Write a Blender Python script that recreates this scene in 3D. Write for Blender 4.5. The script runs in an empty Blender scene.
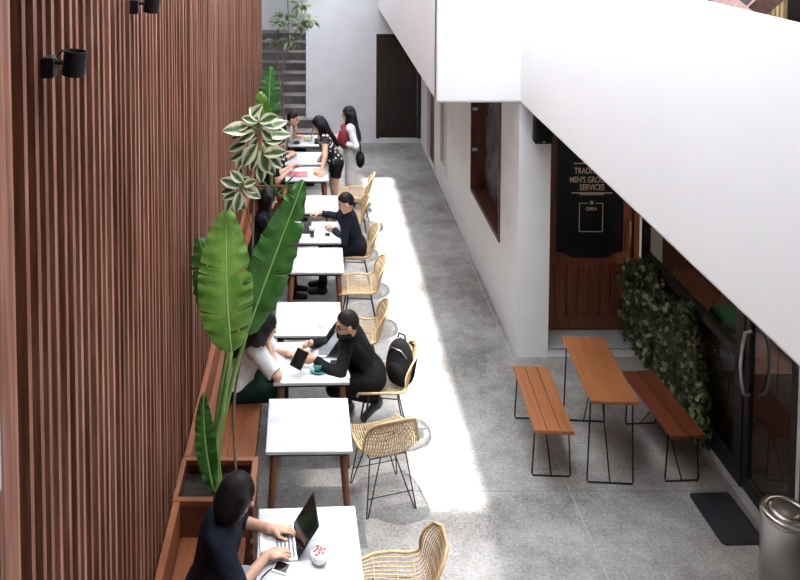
import bpy, bmesh, math, random
import numpy as np
from mathutils import Vector, Matrix, Euler
R = random.Random(7)
PI = math.pi
scene = bpy.context.scene
COL = scene.collection

# ---------------------------------------------------------------- camera (stands on the upper gallery, eye 4.7 m above the court)
PITCH = math.radians(3); CAMZ = 4.7
def ray(x, y):
    a = (x-316)/800; b = (y+50)/800
    return (a, math.cos(PITCH)-b*math.sin(PITCH), -math.sin(PITCH)-b*math.cos(PITCH))
def at(x, y, z=0.0):                       # the place at height z behind a photo pixel
    d = ray(x, y); t = (z-CAMZ)/d[2]
    return Vector((d[0]*t, d[1]*t, z))
def atY(x, y, Y):                          # the place at depth Y behind a photo pixel
    d = ray(x, y); t = Y/d[1]
    return Vector((d[0]*t, Y, CAMZ+d[2]*t))
cam = bpy.data.cameras.new('camera'); camo = bpy.data.objects.new('camera', cam); COL.objects.link(camo)
cam.sensor_width = 36; cam.lens = 36; cam.clip_start = 0.05; cam.clip_end = 200
cam.shift_x = (400-316)/800; cam.shift_y = (-50-290)/800
camo.location = (0, 0, CAMZ); camo.rotation_euler = (PI/2-PITCH, 0, 0)
scene.camera = camo

# ---------------------------------------------------------------- materials
def new_mat(name):
    m = bpy.data.materials.new(name); m.use_nodes = True
    nt = m.node_tree; b = nt.nodes['Principled BSDF']
    return m, nt, b
def N(nt, t, **kw):
    n = nt.nodes.new(t)
    for k, v in kw.items(): setattr(n, k, v)
    return n
def rgba(c): return (c[0], c[1], c[2], 1)
def coords(nt, scale=(1, 1, 1), kind='Object'):
    tc = N(nt, 'ShaderNodeTexCoord'); mp = N(nt, 'ShaderNodeMapping'); mp.inputs['Scale'].default_value = scale
    nt.links.new(tc.outputs[kind], mp.inputs[0]); return mp.outputs[0]
def ramp(nt, fac, stops):
    r = N(nt, 'ShaderNodeValToRGB'); e = r.color_ramp.elements
    while len(e) < len(stops): e.new(0.5)
    for i, (p, c) in enumerate(stops): e[i].position = p; e[i].color = rgba(c)
    nt.links.new(fac, r.inputs[0]); return r.outputs[0]
def noise(nt, vec, scale, detail=4, rough=.55):
    n = N(nt, 'ShaderNodeTexNoise'); n.inputs['Scale'].default_value = scale
    n.inputs['Detail'].default_value = detail; n.inputs['Roughness'].default_value = rough
    if vec is not None: nt.links.new(vec, n.inputs['Vector'])
    return n.outputs[0]
def bump(nt, b, h, strength=.2, dist=.01):
    bp = N(nt, 'ShaderNodeBump'); bp.inputs['Strength'].default_value = strength; bp.inputs['Distance'].default_value = dist
    nt.links.new(h, bp.inputs['Height']); nt.links.new(bp.outputs[0], b.inputs['Normal'])
def plain(name, c, rough=.6, metal=0, var=.12, scale=20, bmp=0.0, spec=.5, coat=0):
    m, nt, b = new_mat(name)
    v = coords(nt); n = noise(nt, v, scale)
    lo = tuple(x*(1-var) for x in c); hi = tuple(min(1, x*(1+var)) for x in c)
    nt.links.new(ramp(nt, n, [(.3, lo), (.7, hi)]), b.inputs['Base Color'])
    b.inputs['Roughness'].default_value = rough; b.inputs['Metallic'].default_value = metal
    b.inputs['Specular IOR Level'].default_value = spec; b.inputs['Coat Weight'].default_value = coat
    if bmp: bump(nt, b, n, bmp)
    return m
def wood(name, dark, light, axis=1, rough=.45, scale=1.0, spec=.4):
    m, nt, b = new_mat(name)
    s = [26*scale]*3; s[axis] = 1.6*scale
    v = coords(nt, tuple(s)); n = noise(nt, v, 1.0, 6, .6)
    v2 = coords(nt, (1.3, 1.3, 1.3)); n2 = noise(nt, v2, 1.5, 2)
    c = ramp(nt, n, [(.28, dark), (.72, light)])
    mx = N(nt, 'ShaderNodeMix', data_type='RGBA', blend_type='MULTIPLY'); mx.inputs[0].default_value = .6
    nt.links.new(c, mx.inputs[6]); nt.links.new(ramp(nt, n2, [(.3, (.72, .7, .68)), (.7, (1.1, 1.1, 1.1))]), mx.inputs[7])
    nt.links.new(mx.outputs[2], b.inputs['Base Color'])
    b.inputs['Roughness'].default_value = rough; b.inputs['Specular IOR Level'].default_value = spec
    bump(nt, b, n, .12, .004)
    return m
M = {}
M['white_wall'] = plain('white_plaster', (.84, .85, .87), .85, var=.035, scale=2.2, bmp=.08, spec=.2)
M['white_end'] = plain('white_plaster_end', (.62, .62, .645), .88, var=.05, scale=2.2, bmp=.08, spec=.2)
M['white_balcony'] = plain('white_paint', (.90, .90, .91), .8, var=.012, scale=1.6, spec=.2)
M['steel_black'] = plain('black_steel', (.012, .012, .013), .45, var=.2, spec=.4)
M['black_plastic'] = plain('black_plastic', (.007, .007, .008), .5, var=.2, spec=.3)
M['wood_table'] = wood('oak_orange', (.26, .088, .030), (.40, .155, .058), 1, .4)
M['wood_redbench'] = wood('redder_oak', (.125, .030, .012), (.215, .056, .022), 1, .45)
M['wood_bench'] = wood('bench_timber', (.17, .050, .018), (.29, .095, .035), 1, .42)
M['wood_planter'] = wood('planter_timber', (.075, .022, .012), (.145, .046, .022), 1, .5)
M['wood_leg'] = wood('walnut_leg', (.15, .055, .027), (.28, .105, .052), 2, .4)
M['wood_door'] = wood('mahogany_door', (.11, .036, .020), (.26, .092, .048), 2, .38)
M['wood_window'] = wood('dark_frame', (.055, .018, .012), (.12, .042, .028), 2, .5)
M['wood_dark'] = wood('dark_door', (.016, .010, .008), (.036, .022, .018), 2, .5)
M['white_top'] = None
M['cane'] = wood('rattan', (.48, .34, .18), (.72, .57, .37), 2, .5, 1.5)
M['cane_rim'] = wood('rattan_rim', (.46, .30, .14), (.70, .51, .29), 2, .45, 1.5)
M['skin'] = plain('skin', (.62, .36, .25), .5, var=.06, scale=30)
M['skin_tan'] = plain('skin_tan', (.50, .27, .175), .5, var=.06, scale=30)
M['lip'] = plain('lip', (.42, .15, .12), .45)
M['eye'] = plain('eye', (.03, .02, .018), .25)
M['chrome'] = plain('brushed_steel', (.62, .60, .58), .28, 1.0, .05, 6)
M['soil'] = plain('soil', (.022, .015, .011), .95, var=.5, scale=40, bmp=.6)
M['teal'] = plain('teal_ceramic', (.035, .20, .19), .2, var=.05, coat=.5)
M['white_china'] = plain('white_china', (.82, .82, .82), .2, var=.02, coat=.4)
M['aluminium'] = plain('aluminium', (.70, .71, .73), .38, .7, .03)
M['screen'] = plain('dark_screen', (.006, .006, .008), .12, var=.1)
M['key'] = plain('grey_keys', (.14, .15, .18), .5)
M['paper'] = plain('paper', (.82, .83, .84), .7, var=.03)
M['cyan_paper'] = plain('pale_cyan_card', (.55, .78, .78), .6, var=.05)
M['stem'] = plain('green_stem', (.16, .27, .06), .45, var=.25, scale=9)
M['bark'] = plain('thin_bark', (.16, .11, .075), .8, var=.3, scale=18)
M['stair'] = plain('stair_stone', (.135, .124, .117), .8, var=.22, scale=3.5, bmp=.2)
M['riser'] = plain('stair_riser', (.13, .122, .116), .85, var=.22, scale=3.5, bmp=.2)
M['rubber'] = None
M['brown_panel'] = wood('panel_brown', (.13, .052, .034), (.22, .095, .062), 1, .5)
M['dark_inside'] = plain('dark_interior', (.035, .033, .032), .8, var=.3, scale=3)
M['kerb'] = plain('kerb_concrete', (.42, .41, .40), .8, var=.15, scale=7, bmp=.15)
M['glassblack'] = plain('black_board', (.008, .010, .013), .3, var=.2)
M['cream'] = plain('cream_lettering', (.85, .72, .54), .6, var=.05)
M['gold'] = plain('pale_brass', (.55, .42, .24), .35, .8)

def floor_mat():
    m, nt, b = new_mat('polished_concrete')
    v = coords(nt)
    big = noise(nt, v, .8, 6, .65); mid = noise(nt, v, 7, 5, .7); fine = noise(nt, v, 48, 4, .75)
    a = N(nt, 'ShaderNodeMath', operation='MULTIPLY_ADD'); nt.links.new(mid, a.inputs[0]); a.inputs[1].default_value = .38
    nt.links.new(big, a.inputs[2])
    a2 = N(nt, 'ShaderNodeMath', operation='MULTIPLY_ADD'); nt.links.new(fine, a2.inputs[0]); a2.inputs[1].default_value = .75
    nt.links.new(a.outputs[0], a2.inputs[2])
    mr = N(nt, 'ShaderNodeMapRange'); mr.inputs[1].default_value = .84; mr.inputs[2].default_value = 1.30
    nt.links.new(a2.outputs[0], mr.inputs[0])
    c = ramp(nt, mr.outputs[0], [(.0, (.12, .112, .104)), (.5, (.30, .289, .276)), (1., (.47, .46, .445))])
    # saw-cut joints
    sep = N(nt, 'ShaderNodeSeparateXYZ'); nt.links.new(v, sep.inputs[0])
    def line(out, pos, w):
        s = N(nt, 'ShaderNodeMath', operation='SUBTRACT'); nt.links.new(out, s.inputs[0]); s.inputs[1].default_value = pos
        ab = N(nt, 'ShaderNodeMath', operation='ABSOLUTE'); nt.links.new(s.outputs[0], ab.inputs[0])
        lt = N(nt, 'ShaderNodeMath', operation='LESS_THAN'); nt.links.new(ab.outputs[0], lt.inputs[0]); lt.inputs[1].default_value = w
        return lt.outputs[0]
    cur = c
    for out, pos, w, col, k in ((sep.outputs[0], 2.05, .005, (.42, .42, .42), .6), (sep.outputs[1], 6.22, .006, (.13, .13, .13), .45),
                                (sep.outputs[1], 9.4, .006, (.13, .13, .13), .4), (sep.outputs[1], 12.6, .006, (.13, .13, .13), .4)):
        f = N(nt, 'ShaderNodeMath', operation='MULTIPLY'); nt.links.new(line(out, pos, w), f.inputs[0]); f.inputs[1].default_value = k
        mx = N(nt, 'ShaderNodeMix', data_type='RGBA'); nt.links.new(f.outputs[0], mx.inputs[0])
        nt.links.new(cur, mx.inputs[6]); mx.inputs[7].default_value = rgba(col); cur = mx.outputs[2]
    nt.links.new(cur, b.inputs['Base Color'])
    b.inputs['Roughness'].default_value = .55; b.inputs['Specular IOR Level'].default_value = .35
    bump(nt, b, fine, .08, .003)
    return m
M['floor'] = floor_mat()

def slat_mat():
    m, nt, b = new_mat('timber_slats')
    v = coords(nt)
    sep = N(nt, 'ShaderNodeSeparateXYZ'); nt.links.new(v, sep.inputs[0])
    d = N(nt, 'ShaderNodeMath', operation='DIVIDE'); nt.links.new(sep.outputs[1], d.inputs[0]); d.inputs[1].default_value = .1
    fl = N(nt, 'ShaderNodeMath', operation='FLOOR'); nt.links.new(d.outputs[0], fl.inputs[0])
    wn = N(nt, 'ShaderNodeTexWhiteNoise', noise_dimensions='1D'); nt.links.new(fl.outputs[0], wn.inputs['W'])
    g = noise(nt, coords(nt, (30, 30, 1.4)), 1, 6, .65)
    bl = noise(nt, coords(nt, (1, 6, .55)), 1, 3, .6)
    s = N(nt, 'ShaderNodeMath', operation='MULTIPLY_ADD'); nt.links.new(wn.outputs[0], s.inputs[0]); s.inputs[1].default_value = .25; nt.links.new(g, s.inputs[2])
    s2 = N(nt, 'ShaderNodeMath', operation='MULTIPLY_ADD'); nt.links.new(bl, s2.inputs[0]); s2.inputs[1].default_value = .5; nt.links.new(s.outputs[0], s2.inputs[2])
    mr = N(nt, 'ShaderNodeMapRange'); mr.inputs[1].default_value = .45; mr.inputs[2].default_value = 1.2; nt.links.new(s2.outputs[0], mr.inputs[0])
    c = ramp(nt, mr.outputs[0], [(.1, (.055, .019, .013)), (.5, (.20, .078, .048)), (.9, (.42, .205, .138))])
    nt.links.new(c, b.inputs['Base Color']); b.inputs['Roughness'].default_value = .55; b.inputs['Specular IOR Level'].default_value = .3
    bump(nt, b, g, .1, .003)
    return m
M['slat'] = slat_mat()
M['slat_back'] = plain('slat_backing', (.012, .005, .005), .9, var=.3, scale=4)

def marble_mat():
    m, nt, b = new_mat('white_laminate')
    n = noise(nt, coords(nt, (2.2, 3.4, 2)), 1.6, 5, .6)
    c = ramp(nt, n, [(.32, (.44, .44, .48)), (.5, (.57, .57, .595)), (.75, (.66, .66, .67))])
    nt.links.new(c, b.inputs['Base Color']); b.inputs['Roughness'].default_value = .35
    return m
M['white_top'] = marble_mat()

def leaf_mat(name, dark, light, rib=None, cream=None, trans=.3):
    m, nt, b = new_mat(name)
    uv = coords(nt, (1, 1, 1), 'UV')
    sep = N(nt, 'ShaderNodeSeparateXYZ'); nt.links.new(uv, sep.inputs[0])
    cx = N(nt, 'ShaderNodeMath', operation='SUBTRACT'); nt.links.new(sep.outputs[0], cx.inputs[0]); cx.inputs[1].default_value = .5
    ab = N(nt, 'ShaderNodeMath', operation='ABSOLUTE'); nt.links.new(cx.outputs[0], ab.inputs[0])
    n = noise(nt, coords(nt), 9, 4)
    if cream is None:
        ph = N(nt, 'ShaderNodeMath', operation='MULTIPLY_ADD'); nt.links.new(ab.outputs[0], ph.inputs[0]); ph.inputs[1].default_value = -.35
        nt.links.new(sep.outputs[1], ph.inputs[2])
        fr = N(nt, 'ShaderNodeMath', operation='MULTIPLY'); nt.links.new(ph.outputs[0], fr.inputs[0]); fr.inputs[1].default_value = 260
        sn = N(nt, 'ShaderNodeMath', operation='SINE'); nt.links.new(fr.outputs[0], sn.inputs[0])
        s = N(nt, 'ShaderNodeMath', operation='MULTIPLY_ADD'); nt.links.new(sn.outputs[0], s.inputs[0]); s.inputs[1].default_value = .1; nt.links.new(n, s.inputs[2])
        c = ramp(nt, s.outputs[0], [(.3, dark), (.7, light)])
        bump(nt, b, sn.outputs[0], .15, .004)
    else:
        s = N(nt, 'ShaderNodeMath', operation='MULTIPLY_ADD'); nt.links.new(n, s.inputs[0]); s.inputs[1].default_value = .5; nt.links.new(ab.outputs[0], s.inputs[2])
        c = ramp(nt, s.outputs[0], [(.36, dark), (.46, light), (.55, cream), (1, cream)])
    nt.links.new(c, b.inputs['Base Color']); b.inputs['Roughness'].default_value = .38; b.inputs['Specular IOR Level'].default_value = .4
    tr = N(nt, 'ShaderNodeBsdfTranslucent'); nt.links.new(c, tr.inputs[0])
    mx = N(nt, 'ShaderNodeMixShader'); mx.inputs[0].default_value = trans
    nt.links.new(b.outputs[0], mx.inputs[1]); nt.links.new(tr.outputs[0], mx.inputs[2])
    nt.links.new(mx.outputs[0], nt.nodes['Material Output'].inputs[0])
    return m
M['banana'] = leaf_mat('banana_leaf', (.020, .085, .012), (.055, .18, .03))
M['banana_light'] = leaf_mat('banana_leaf_young', (.10, .25, .03), (.23, .41, .08))
M['midrib'] = plain('leaf_midrib', (.30, .44, .14), .4, var=.1)
M['variegated'] = leaf_mat('variegated_leaf', (.040, .085, .030), (.16, .22, .09), cream=(.56, .56, .39), trans=.2)
M['fig_leaf'] = leaf_mat('rubber_leaf', (.035, .060, .03), (.10, .14, .07), cream=(.20, .25, .13), trans=.2)
M['ivy_highlight'] = leaf_mat('ivy_leaf_highlight', (.16, .24, .09), (.42, .47, .28), trans=.15)  # highlights on the ivy put into a paler leaf colour
M['ivy'] = leaf_mat('ivy_leaf', (.008, .024, .009), (.085, .145, .05), trans=.15)

def rubber_mat():
    m, nt, b = new_mat('ribbed_rubber')
    w = N(nt, 'ShaderNodeTexWave'); w.inputs['Scale'].default_value = 9; w.inputs['Distortion'].default_value = 0
    nt.links.new(coords(nt), w.inputs[0])
    nt.links.new(ramp(nt, w.outputs[1], [(0, (.008, .010, .014)), (1, (.020, .023, .030))]), b.inputs['Base Color'])
    b.inputs['Roughness'].default_value = .7; bump(nt, b, w.outputs[1], .5, .005)
    return m
M['rubber'] = rubber_mat()
def tile_mat():
    m, nt, b = new_mat('mosaic_tile')
    vo = N(nt, 'ShaderNodeTexChecker'); vo.inputs['Scale'].default_value = 44; nt.links.new(coords(nt), vo.inputs[0])
    vo.inputs[1].default_value = (.62, .62, .63, 1); vo.inputs[2].default_value = (.20, .20, .22, 1)
    nt.links.new(vo.outputs[0], b.inputs['Base Color']); b.inputs['Roughness'].default_value = .35
    return m
M['tile'] = tile_mat()
def glass_mat(name, tint, trans=.6):
    m, nt, b = new_mat(name)
    nt.nodes.remove(b)
    t = N(nt, 'ShaderNodeBsdfTransparent'); t.inputs[0].default_value = rgba(tint)
    g = N(nt, 'ShaderNodeBsdfGlossy'); g.inputs['Roughness'].default_value = .03
    f = N(nt, 'ShaderNodeFresnel'); f.inputs[0].default_value = 1.5
    ge = N(nt, 'ShaderNodeNewGeometry'); inv = N(nt, 'ShaderNodeMath', operation='SUBTRACT'); inv.inputs[0].default_value = 1; nt.links.new(ge.outputs['Backfacing'], inv.inputs[1])
    ml = N(nt, 'ShaderNodeMath', operation='MULTIPLY'); nt.links.new(inv.outputs[0], ml.inputs[0]); nt.links.new(f.outputs[0], ml.inputs[1])
    mx = N(nt, 'ShaderNodeMixShader'); nt.links.new(ml.outputs[0], mx.inputs[0])
    nt.links.new(t.outputs[0], mx.inputs[1]); nt.links.new(g.outputs[0], mx.inputs[2])
    nt.links.new(mx.outputs[0], nt.nodes['Material Output'].inputs[0])
    return m
M['shop_glass'] = glass_mat('tinted_shop_glass', (.55, .55, .55))
M['clear_glass'] = glass_mat('clear_glass', (.92, .95, .95))
M['win_glass'] = plain('window_glass', (.20, .225, .26), .05, var=.45, scale=2.5, spec=.9)  # bluish grey reflections put into the pane's base colour
def sheet_mat(name, tint, op):
    m, nt, b = new_mat(name)
    nt.nodes.remove(b)
    t = N(nt, 'ShaderNodeBsdfTransparent'); t.inputs[0].default_value = rgba(tint)
    tl = N(nt, 'ShaderNodeBsdfTranslucent'); tl.inputs[0].default_value = (.85, .87, .9, 1)
    mx = N(nt, 'ShaderNodeMixShader'); mx.inputs[0].default_value = op
    nt.links.new(t.outputs[0], mx.inputs[1]); nt.links.new(tl.outputs[0], mx.inputs[2])
    nt.links.new(mx.outputs[0], nt.nodes['Material Output'].inputs[0])
    return m
M['sheet_clear'] = sheet_mat('tinted_roof_sheet', (.60, .60, .61), .30)
M['sheet_opal'] = sheet_mat('opal_roof_sheet', (.0, .0, .0), .999)
def cloth(name, c, var=.25, scale=60, rough=.9):
    return plain(name, c, rough, var=var, scale=scale, bmp=.15, spec=.15)
M['navy'] = cloth('navy_cotton', (.014, .017, .030))
M['black_cloth'] = cloth('black_cotton', (.011, .011, .013))
M['white_cloth'] = cloth('white_cotton', (.72, .72, .72), .08, 25)
M['palegrey_cloth'] = cloth('pale_shirt', (.66, .68, .72), .08)
M['dark_green'] = cloth('dark_green_cloth', (.010, .032, .028))
M['denim'] = cloth('blue_denim', (.30, .38, .48), .15)
M['maroon'] = cloth('maroon_nylon', (.22, .030, .042), .15, 30, .6)
M['grey_sock'] = cloth('grey_sock', (.12, .125, .13))
M['grey_shoe'] = plain('grey_leather', (.10, .10, .11), .4)
M['green_reflect'] = cloth('green_reflection', (.02, .11, .05))
M['hair'] = None
def hair_mat():
    m, nt, b = new_mat('black_hair')
    n = noise(nt, coords(nt, (90, 90, 8)), 1, 4, .6)
    nt.links.new(ramp(nt, n, [(.3, (.005, .004, .005)), (.75, (.022, .018, .018))]), b.inputs['Base Color'])
    b.inputs['Roughness'].default_value = .5; b.inputs['Specular IOR Level'].default_value = .18; bump(nt, b, n, .35, .006)
    return m
M['hair'] = hair_mat()
def floral():
    m, nt, b = new_mat('floral_print')
    vo = N(nt, 'ShaderNodeTexVoronoi'); vo.inputs['Scale'].default_value = 17; nt.links.new(coords(nt), vo.inputs[0])
    nt.links.new(ramp(nt, vo.outputs[0], [(.30, (.72, .70, .70)), (.38, (.012, .012, .014))]), b.inputs['Base Color']); b.inputs['Roughness'].default_value = .85
    return m
M['floral'] = floral()

# ---------------------------------------------------------------- mesh collector
class MB:
    def __init__(s): s.v = []; s.f = []; s.m = []; s.uv = {}
    def add(s, vs, fs, mi=0, uvs=None):
        o = len(s.v); s.v += [tuple(x) for x in vs]
        for k, f in enumerate(fs):
            if uvs is not None: s.uv[len(s.f)] = [uvs[i] for i in f]
            s.f.append(tuple(o+i for i in f)); s.m.append(mi)
    def box(s, a, b, mi=0, mat=None):
        (x0, y0, z0), (x1, y1, z1) = a, b
        vs = [Vector(p) for p in ((x0,y0,z0),(x1,y0,z0),(x1,y1,z0),(x0,y1,z0),(x0,y0,z1),(x1,y0,z1),(x1,y1,z1),(x0,y1,z1))]
        if mat: vs = [mat @ p for p in vs]
        s.add(vs, [(0,3,2,1),(4,5,6,7),(0,1,5,4),(1,2,6,5),(2,3,7,6),(3,0,4,7)], mi)
    def rbox(s, a, b, r=.01, mi=0, mat=None, seg=2):
        bm = bmesh.new(); bmesh.ops.create_cube(bm, size=1)
        for v in bm.verts:
            for i in range(3): v.co[i] = (a[i]+b[i])/2 + v.co[i]*(b[i]-a[i])
        bmesh.ops.bevel(bm, geom=list(bm.edges), offset=r, segments=seg, affect='EDGES', profile=.5)
        bm.verts.index_update()
        s.add([(mat @ v.co) if mat else v.co.copy() for v in bm.verts], [tuple(v.index for v in f.verts) for f in bm.faces], mi); bm.free()
    def tube(s, pts, r, n=8, mi=0, closed=False, cap=True):
        P = [Vector(p) for p in pts]; L = len(P)
        rs = r if isinstance(r, (list, tuple)) else [r]*L
        vs = []; up = None
        for i in range(L):
            if closed: t = P[(i+1) % L]-P[i-1]
            else: t = P[min(i+1, L-1)]-P[max(i-1, 0)]
            if t.length < 1e-9: t = Vector((0, 0, 1))
            t.normalize()
            if up is None:
                up = Vector((0, 0, 1)) if abs(t.z) < .9 else Vector((1, 0, 0))
            a = up - t*up.dot(t)
            if a.length < 1e-6: a = t.orthogonal()
            a.normalize(); b = t.cross(a); up = a
            for k in range(n):
                w = 2*PI*k/n; vs.append(P[i]+a*math.cos(w)*rs[i]+b*math.sin(w)*rs[i])
        fs = []
        for i in range(L if closed else L-1):
            j = (i+1) % L
            for k in range(n): fs.append((i*n+k, i*n+(k+1) % n, j*n+(k+1) % n, j*n+k))
        if cap and not closed: fs += [tuple(range(n-1, -1, -1)), tuple((L-1)*n+k for k in range(n))]
        s.add(vs, fs, mi)
    def lathe(s, prof, c=(0, 0, 0), n=24, mi=0, mat=None):
        vs = []
        for r, z in prof:
            for k in range(n):
                p = Vector((r*math.cos(2*PI*k/n), r*math.sin(2*PI*k/n), z))
                if mat: p = mat @ p
                vs.append(p+Vector(c))
        fs = []
        for i in range(len(prof)-1):
            for k in range(n): fs.append((i*n+k, i*n+(k+1) % n, (i+1)*n+(k+1) % n, (i+1)*n+k))
        fs += [tuple(range(n-1, -1, -1)), tuple((len(prof)-1)*n+k for k in range(n))]
        s.add(vs, fs, mi)
    def grid(s, rows, mi=0, uvs=None):
        nr, nc = len(rows), len(rows[0])
        vs = [p for r in rows for p in r]
        u = [p for r in uvs for p in r] if uvs else None
        s.add(vs, [(i*nc+j, i*nc+j+1, (i+1)*nc+j+1, (i+1)*nc+j) for i in range(nr-1) for j in range(nc-1)], mi, u)
    def build(s, name, mats, parent=None, smooth=False, origin=None, bevel=0):
        if not isinstance(mats, (list, tuple)): mats = [mats]
        o0 = Vector(origin) if origin is not None else Vector((0, 0, 0))
        me = bpy.data.meshes.new(name); me.from_pydata([Vector(v)-o0 for v in s.v], [], s.f)
        for m in mats: me.materials.append(m)
        if len(mats) > 1: me.polygons.foreach_set('material_index', s.m)
        if smooth: me.polygons.foreach_set('use_smooth', [True]*len(s.f))
        if s.uv:
            l = me.uv_layers.new(name='UVMap')
            for p in me.polygons:
                q = s.uv.get(p.index)
                if q:
                    for li, c in zip(p.loop_indices, q): l.data[li].uv = c
        me.update()
        o = bpy.data.objects.new(name, me); COL.objects.link(o)
        if parent is not None: o.parent = parent
        elif origin is not None: o.location = o0
        if bevel:
            bv = o.modifiers.new('bevel', 'BEVEL'); bv.width = bevel; bv.segments = 2; bv.limit_method = 'ANGLE'
        return o
def tag(o, label, cat, group=None, kind=None):
    o['label'] = label; o['category'] = cat
    if group: o['group'] = group
    if kind: o['kind'] = kind
    return o
def thing(name, label, cat, loc=(0, 0, 0), rz=0, group=None):
    o = bpy.data.objects.new(name, None); COL.objects.link(o); o.empty_display_size = .1
    o.location = loc; o.rotation_euler = (0, 0, rz); return tag(o, label, cat, group)
def struct(o): o['kind'] = 'structure'; return o
KIDS = {}
def copy_tree(o, parent=None):
    c = o.copy(); COL.objects.link(c)
    if parent is not None: c.parent = parent
    for ch in list(o.children): copy_tree(ch, c)
    return c
def rel(o, root):                        # keep world-built part under a root that is only translated
    return o

# ================================================================ SETTING
XW = -.97                                 # face of the timber slats
b = MB(); b.box((-1.2, -2, -.2), (7, 17.0, 0)); fl = struct(b.build('floor', M['floor']))
# timber slat wall
b = MB(); back = XW-.13
b.box((back-.12, 2.45, -.05), (back, 14.3, 6.4), 1)
y = 2.62
i = 0
while y < 14.2:
    if not (5.62 < y < 5.78 or 5.98 < y < 6.06):
        w = .034
        b.box((back, y, -.02), (XW + .003*math.sin(i*1.7), y+w, 6.38), 0)
    y += .1; i += 1
b.box((back-.12, 2.36, -.05), (XW, 2.52, 6.4), 0)
b.box((back-.1, 14.2, -.05), (XW, 14.3, 6.4), 0)
struct(b.build('wall_left', [M['slat'], M['slat_back']]))
# white wall carrying on past the stairs, and end walls
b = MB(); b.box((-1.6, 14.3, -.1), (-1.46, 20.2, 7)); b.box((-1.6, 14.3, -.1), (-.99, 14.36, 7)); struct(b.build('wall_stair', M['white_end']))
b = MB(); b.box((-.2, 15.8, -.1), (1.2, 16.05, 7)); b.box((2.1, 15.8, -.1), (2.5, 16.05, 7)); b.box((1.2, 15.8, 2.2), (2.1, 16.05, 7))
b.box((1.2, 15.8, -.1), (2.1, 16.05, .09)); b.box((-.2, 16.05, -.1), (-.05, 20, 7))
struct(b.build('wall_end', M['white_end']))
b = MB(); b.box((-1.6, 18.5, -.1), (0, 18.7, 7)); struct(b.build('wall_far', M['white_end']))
# far door: dark boards in a frame
d = MB(); d.box((1.2, 15.8, .09), (1.27, 15.9, 2.2)); d.box((2.03, 15.8, .09), (2.1, 15.9, 2.2)); d.box((1.27, 15.8, 2.12), (2.03, 15.9, 2.2))
fr = struct(d.build('door_1', M['wood_dark']))
d = MB()
for k in range(6): d.box((1.275+k*.125, 15.86, .09), (1.275+k*.125+.118, 15.9, 2.12))
for z in (.12, 1.0, 2.0): d.box((1.275, 15.85, z), (2.025, 15.87, z+.1))
d.box((1.272, 15.885, .09), (2.028, 15.91, 2.12))
d.build('door_panel', M['wood_dark'], fr)
# stairs
b = MB()
for k in range(11):
    y0 = 15.05+.3*k; z1 = .17*(k+1)
    xr = .2 if k < 2 else (.05 if k == 2 else (-.08 if k == 3 and y0 < 15.8 else -.21))
    b.box((-1.45, y0, -.02), (xr, y0+.31 if k < 10 else 18.5, z1-.03), 1)
    b.box((-1.45, y0-.02, z1-.03), (xr, y0+.31 if k < 10 else 18.5, z1), 0)
struct(b.build('stairs', [M['stair'], M['riser']]))
# right wall with real openings (window_1, window_2, door_3)
XR = 2.1
def wall_x(name, x0, x1, y0, y1, z0, z1, holes, mat):
    ys = sorted({y0, y1, *[h[0] for h in holes], *[h[1] for h in holes]}); b = MB()
    for a, c in zip(ys[:-1], ys[1:]):
        hs = [h for h in holes if h[0] <= a+1e-6 and h[1] >= c-1e-6]
        if not hs: b.box((x0, a, z0), (x1, c, z1)); continue
        h = hs[0]
        if h[2] > z0: b.box((x0, a, z0), (x1, c, h[2]))
        if h[3] < z1: b.box((x0, a, h[3]), (x1, c, z1))
    return struct(b.build(name, mat))
wall_x('wall_right', XR, XR+.33, 8.15, 15.8, -.05, 2.72, [(8.95, 10.65, .88, 2.55), (12.62, 13.35, .37, 2.45), (13.9, 14.95, .02, 2.3)], M['white_wall'])
b = MB(); b.rbox((2.12, 8.15, -.02), (2.43, 8.17, .0), .004); 
# window 1: deep dark timber reveal, panes
def window(name, y0, y1, z0, z1, fm, gx, mull, fw=.07, gm=None):
    f = MB(); g = .003
    f.box((XR-.015, y0+g, z0+g), (gx+.04, y0+fw, z1-g)); f.box((XR-.015, y1-fw, z0+g), (gx+.04, y1-g, z1-g))
    f.box((XR-.015, y0+fw, z0+g), (gx+.04, y1-fw, z0+fw)); f.box((XR-.015, y0+fw, z1-fw), (gx+.04, y1-fw, z1-g))
    o = struct(f.build(name, fm))
    for yy in mull:
        q = MB(); q.box((gx-.03, yy-.025, z0+fw), (gx+.03, yy+.025, z1-fw)); q.build('mullion', fm, o)
    q = MB(); q.box((gx-.005, y0+fw, z0+fw), (gx+.005, y1-fw, z1-fw)); q.build('pane', gm or M['win_glass'], o)
    return o
w1 = window('window_1', 8.95, 10.65, .88, 2.55, M['wood_window'], XR+.19, (9.8,), .05)
for zz in (1.45, 2.0):
    q = MB(); q.box((XR+.0, 10.56, zz), (XR+.06, 10.598, zz+.03)); q.build('glazing_bar', M['white_end'], w1)
M['white_frame'] = plain('white_frame_paint', (.78, .74, .73), .6, var=.05)
w2 = window('window_2', 12.62, 13.35, .37, 2.45, M['white_frame'], XR+.03, (12.98,), .12, M['glassblack'])
d3 = MB(); d3.box((XR-.01, 13.9, .02), (XR+.1, 13.98, 2.3)); d3.box((XR-.01, 14.87, .02), (XR+.1, 14.95, 2.3)); d3.box((XR-.01, 13.98, 2.2), (XR+.1, 14.87, 2.3))
d3 = struct(d3.build('door_3', M['white_frame']))
q = MB(); q.box((XR+.05, 13.98, .02), (XR+.09, 14.87, .9)); q.build('door_panel', M['wood_window'], d3)
q = MB(); q.box((XR+.05, 13.98, .9), (XR+.09, 14.87, 2.2)); q.build('door_panel', M['brown_panel'], d3)
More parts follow.
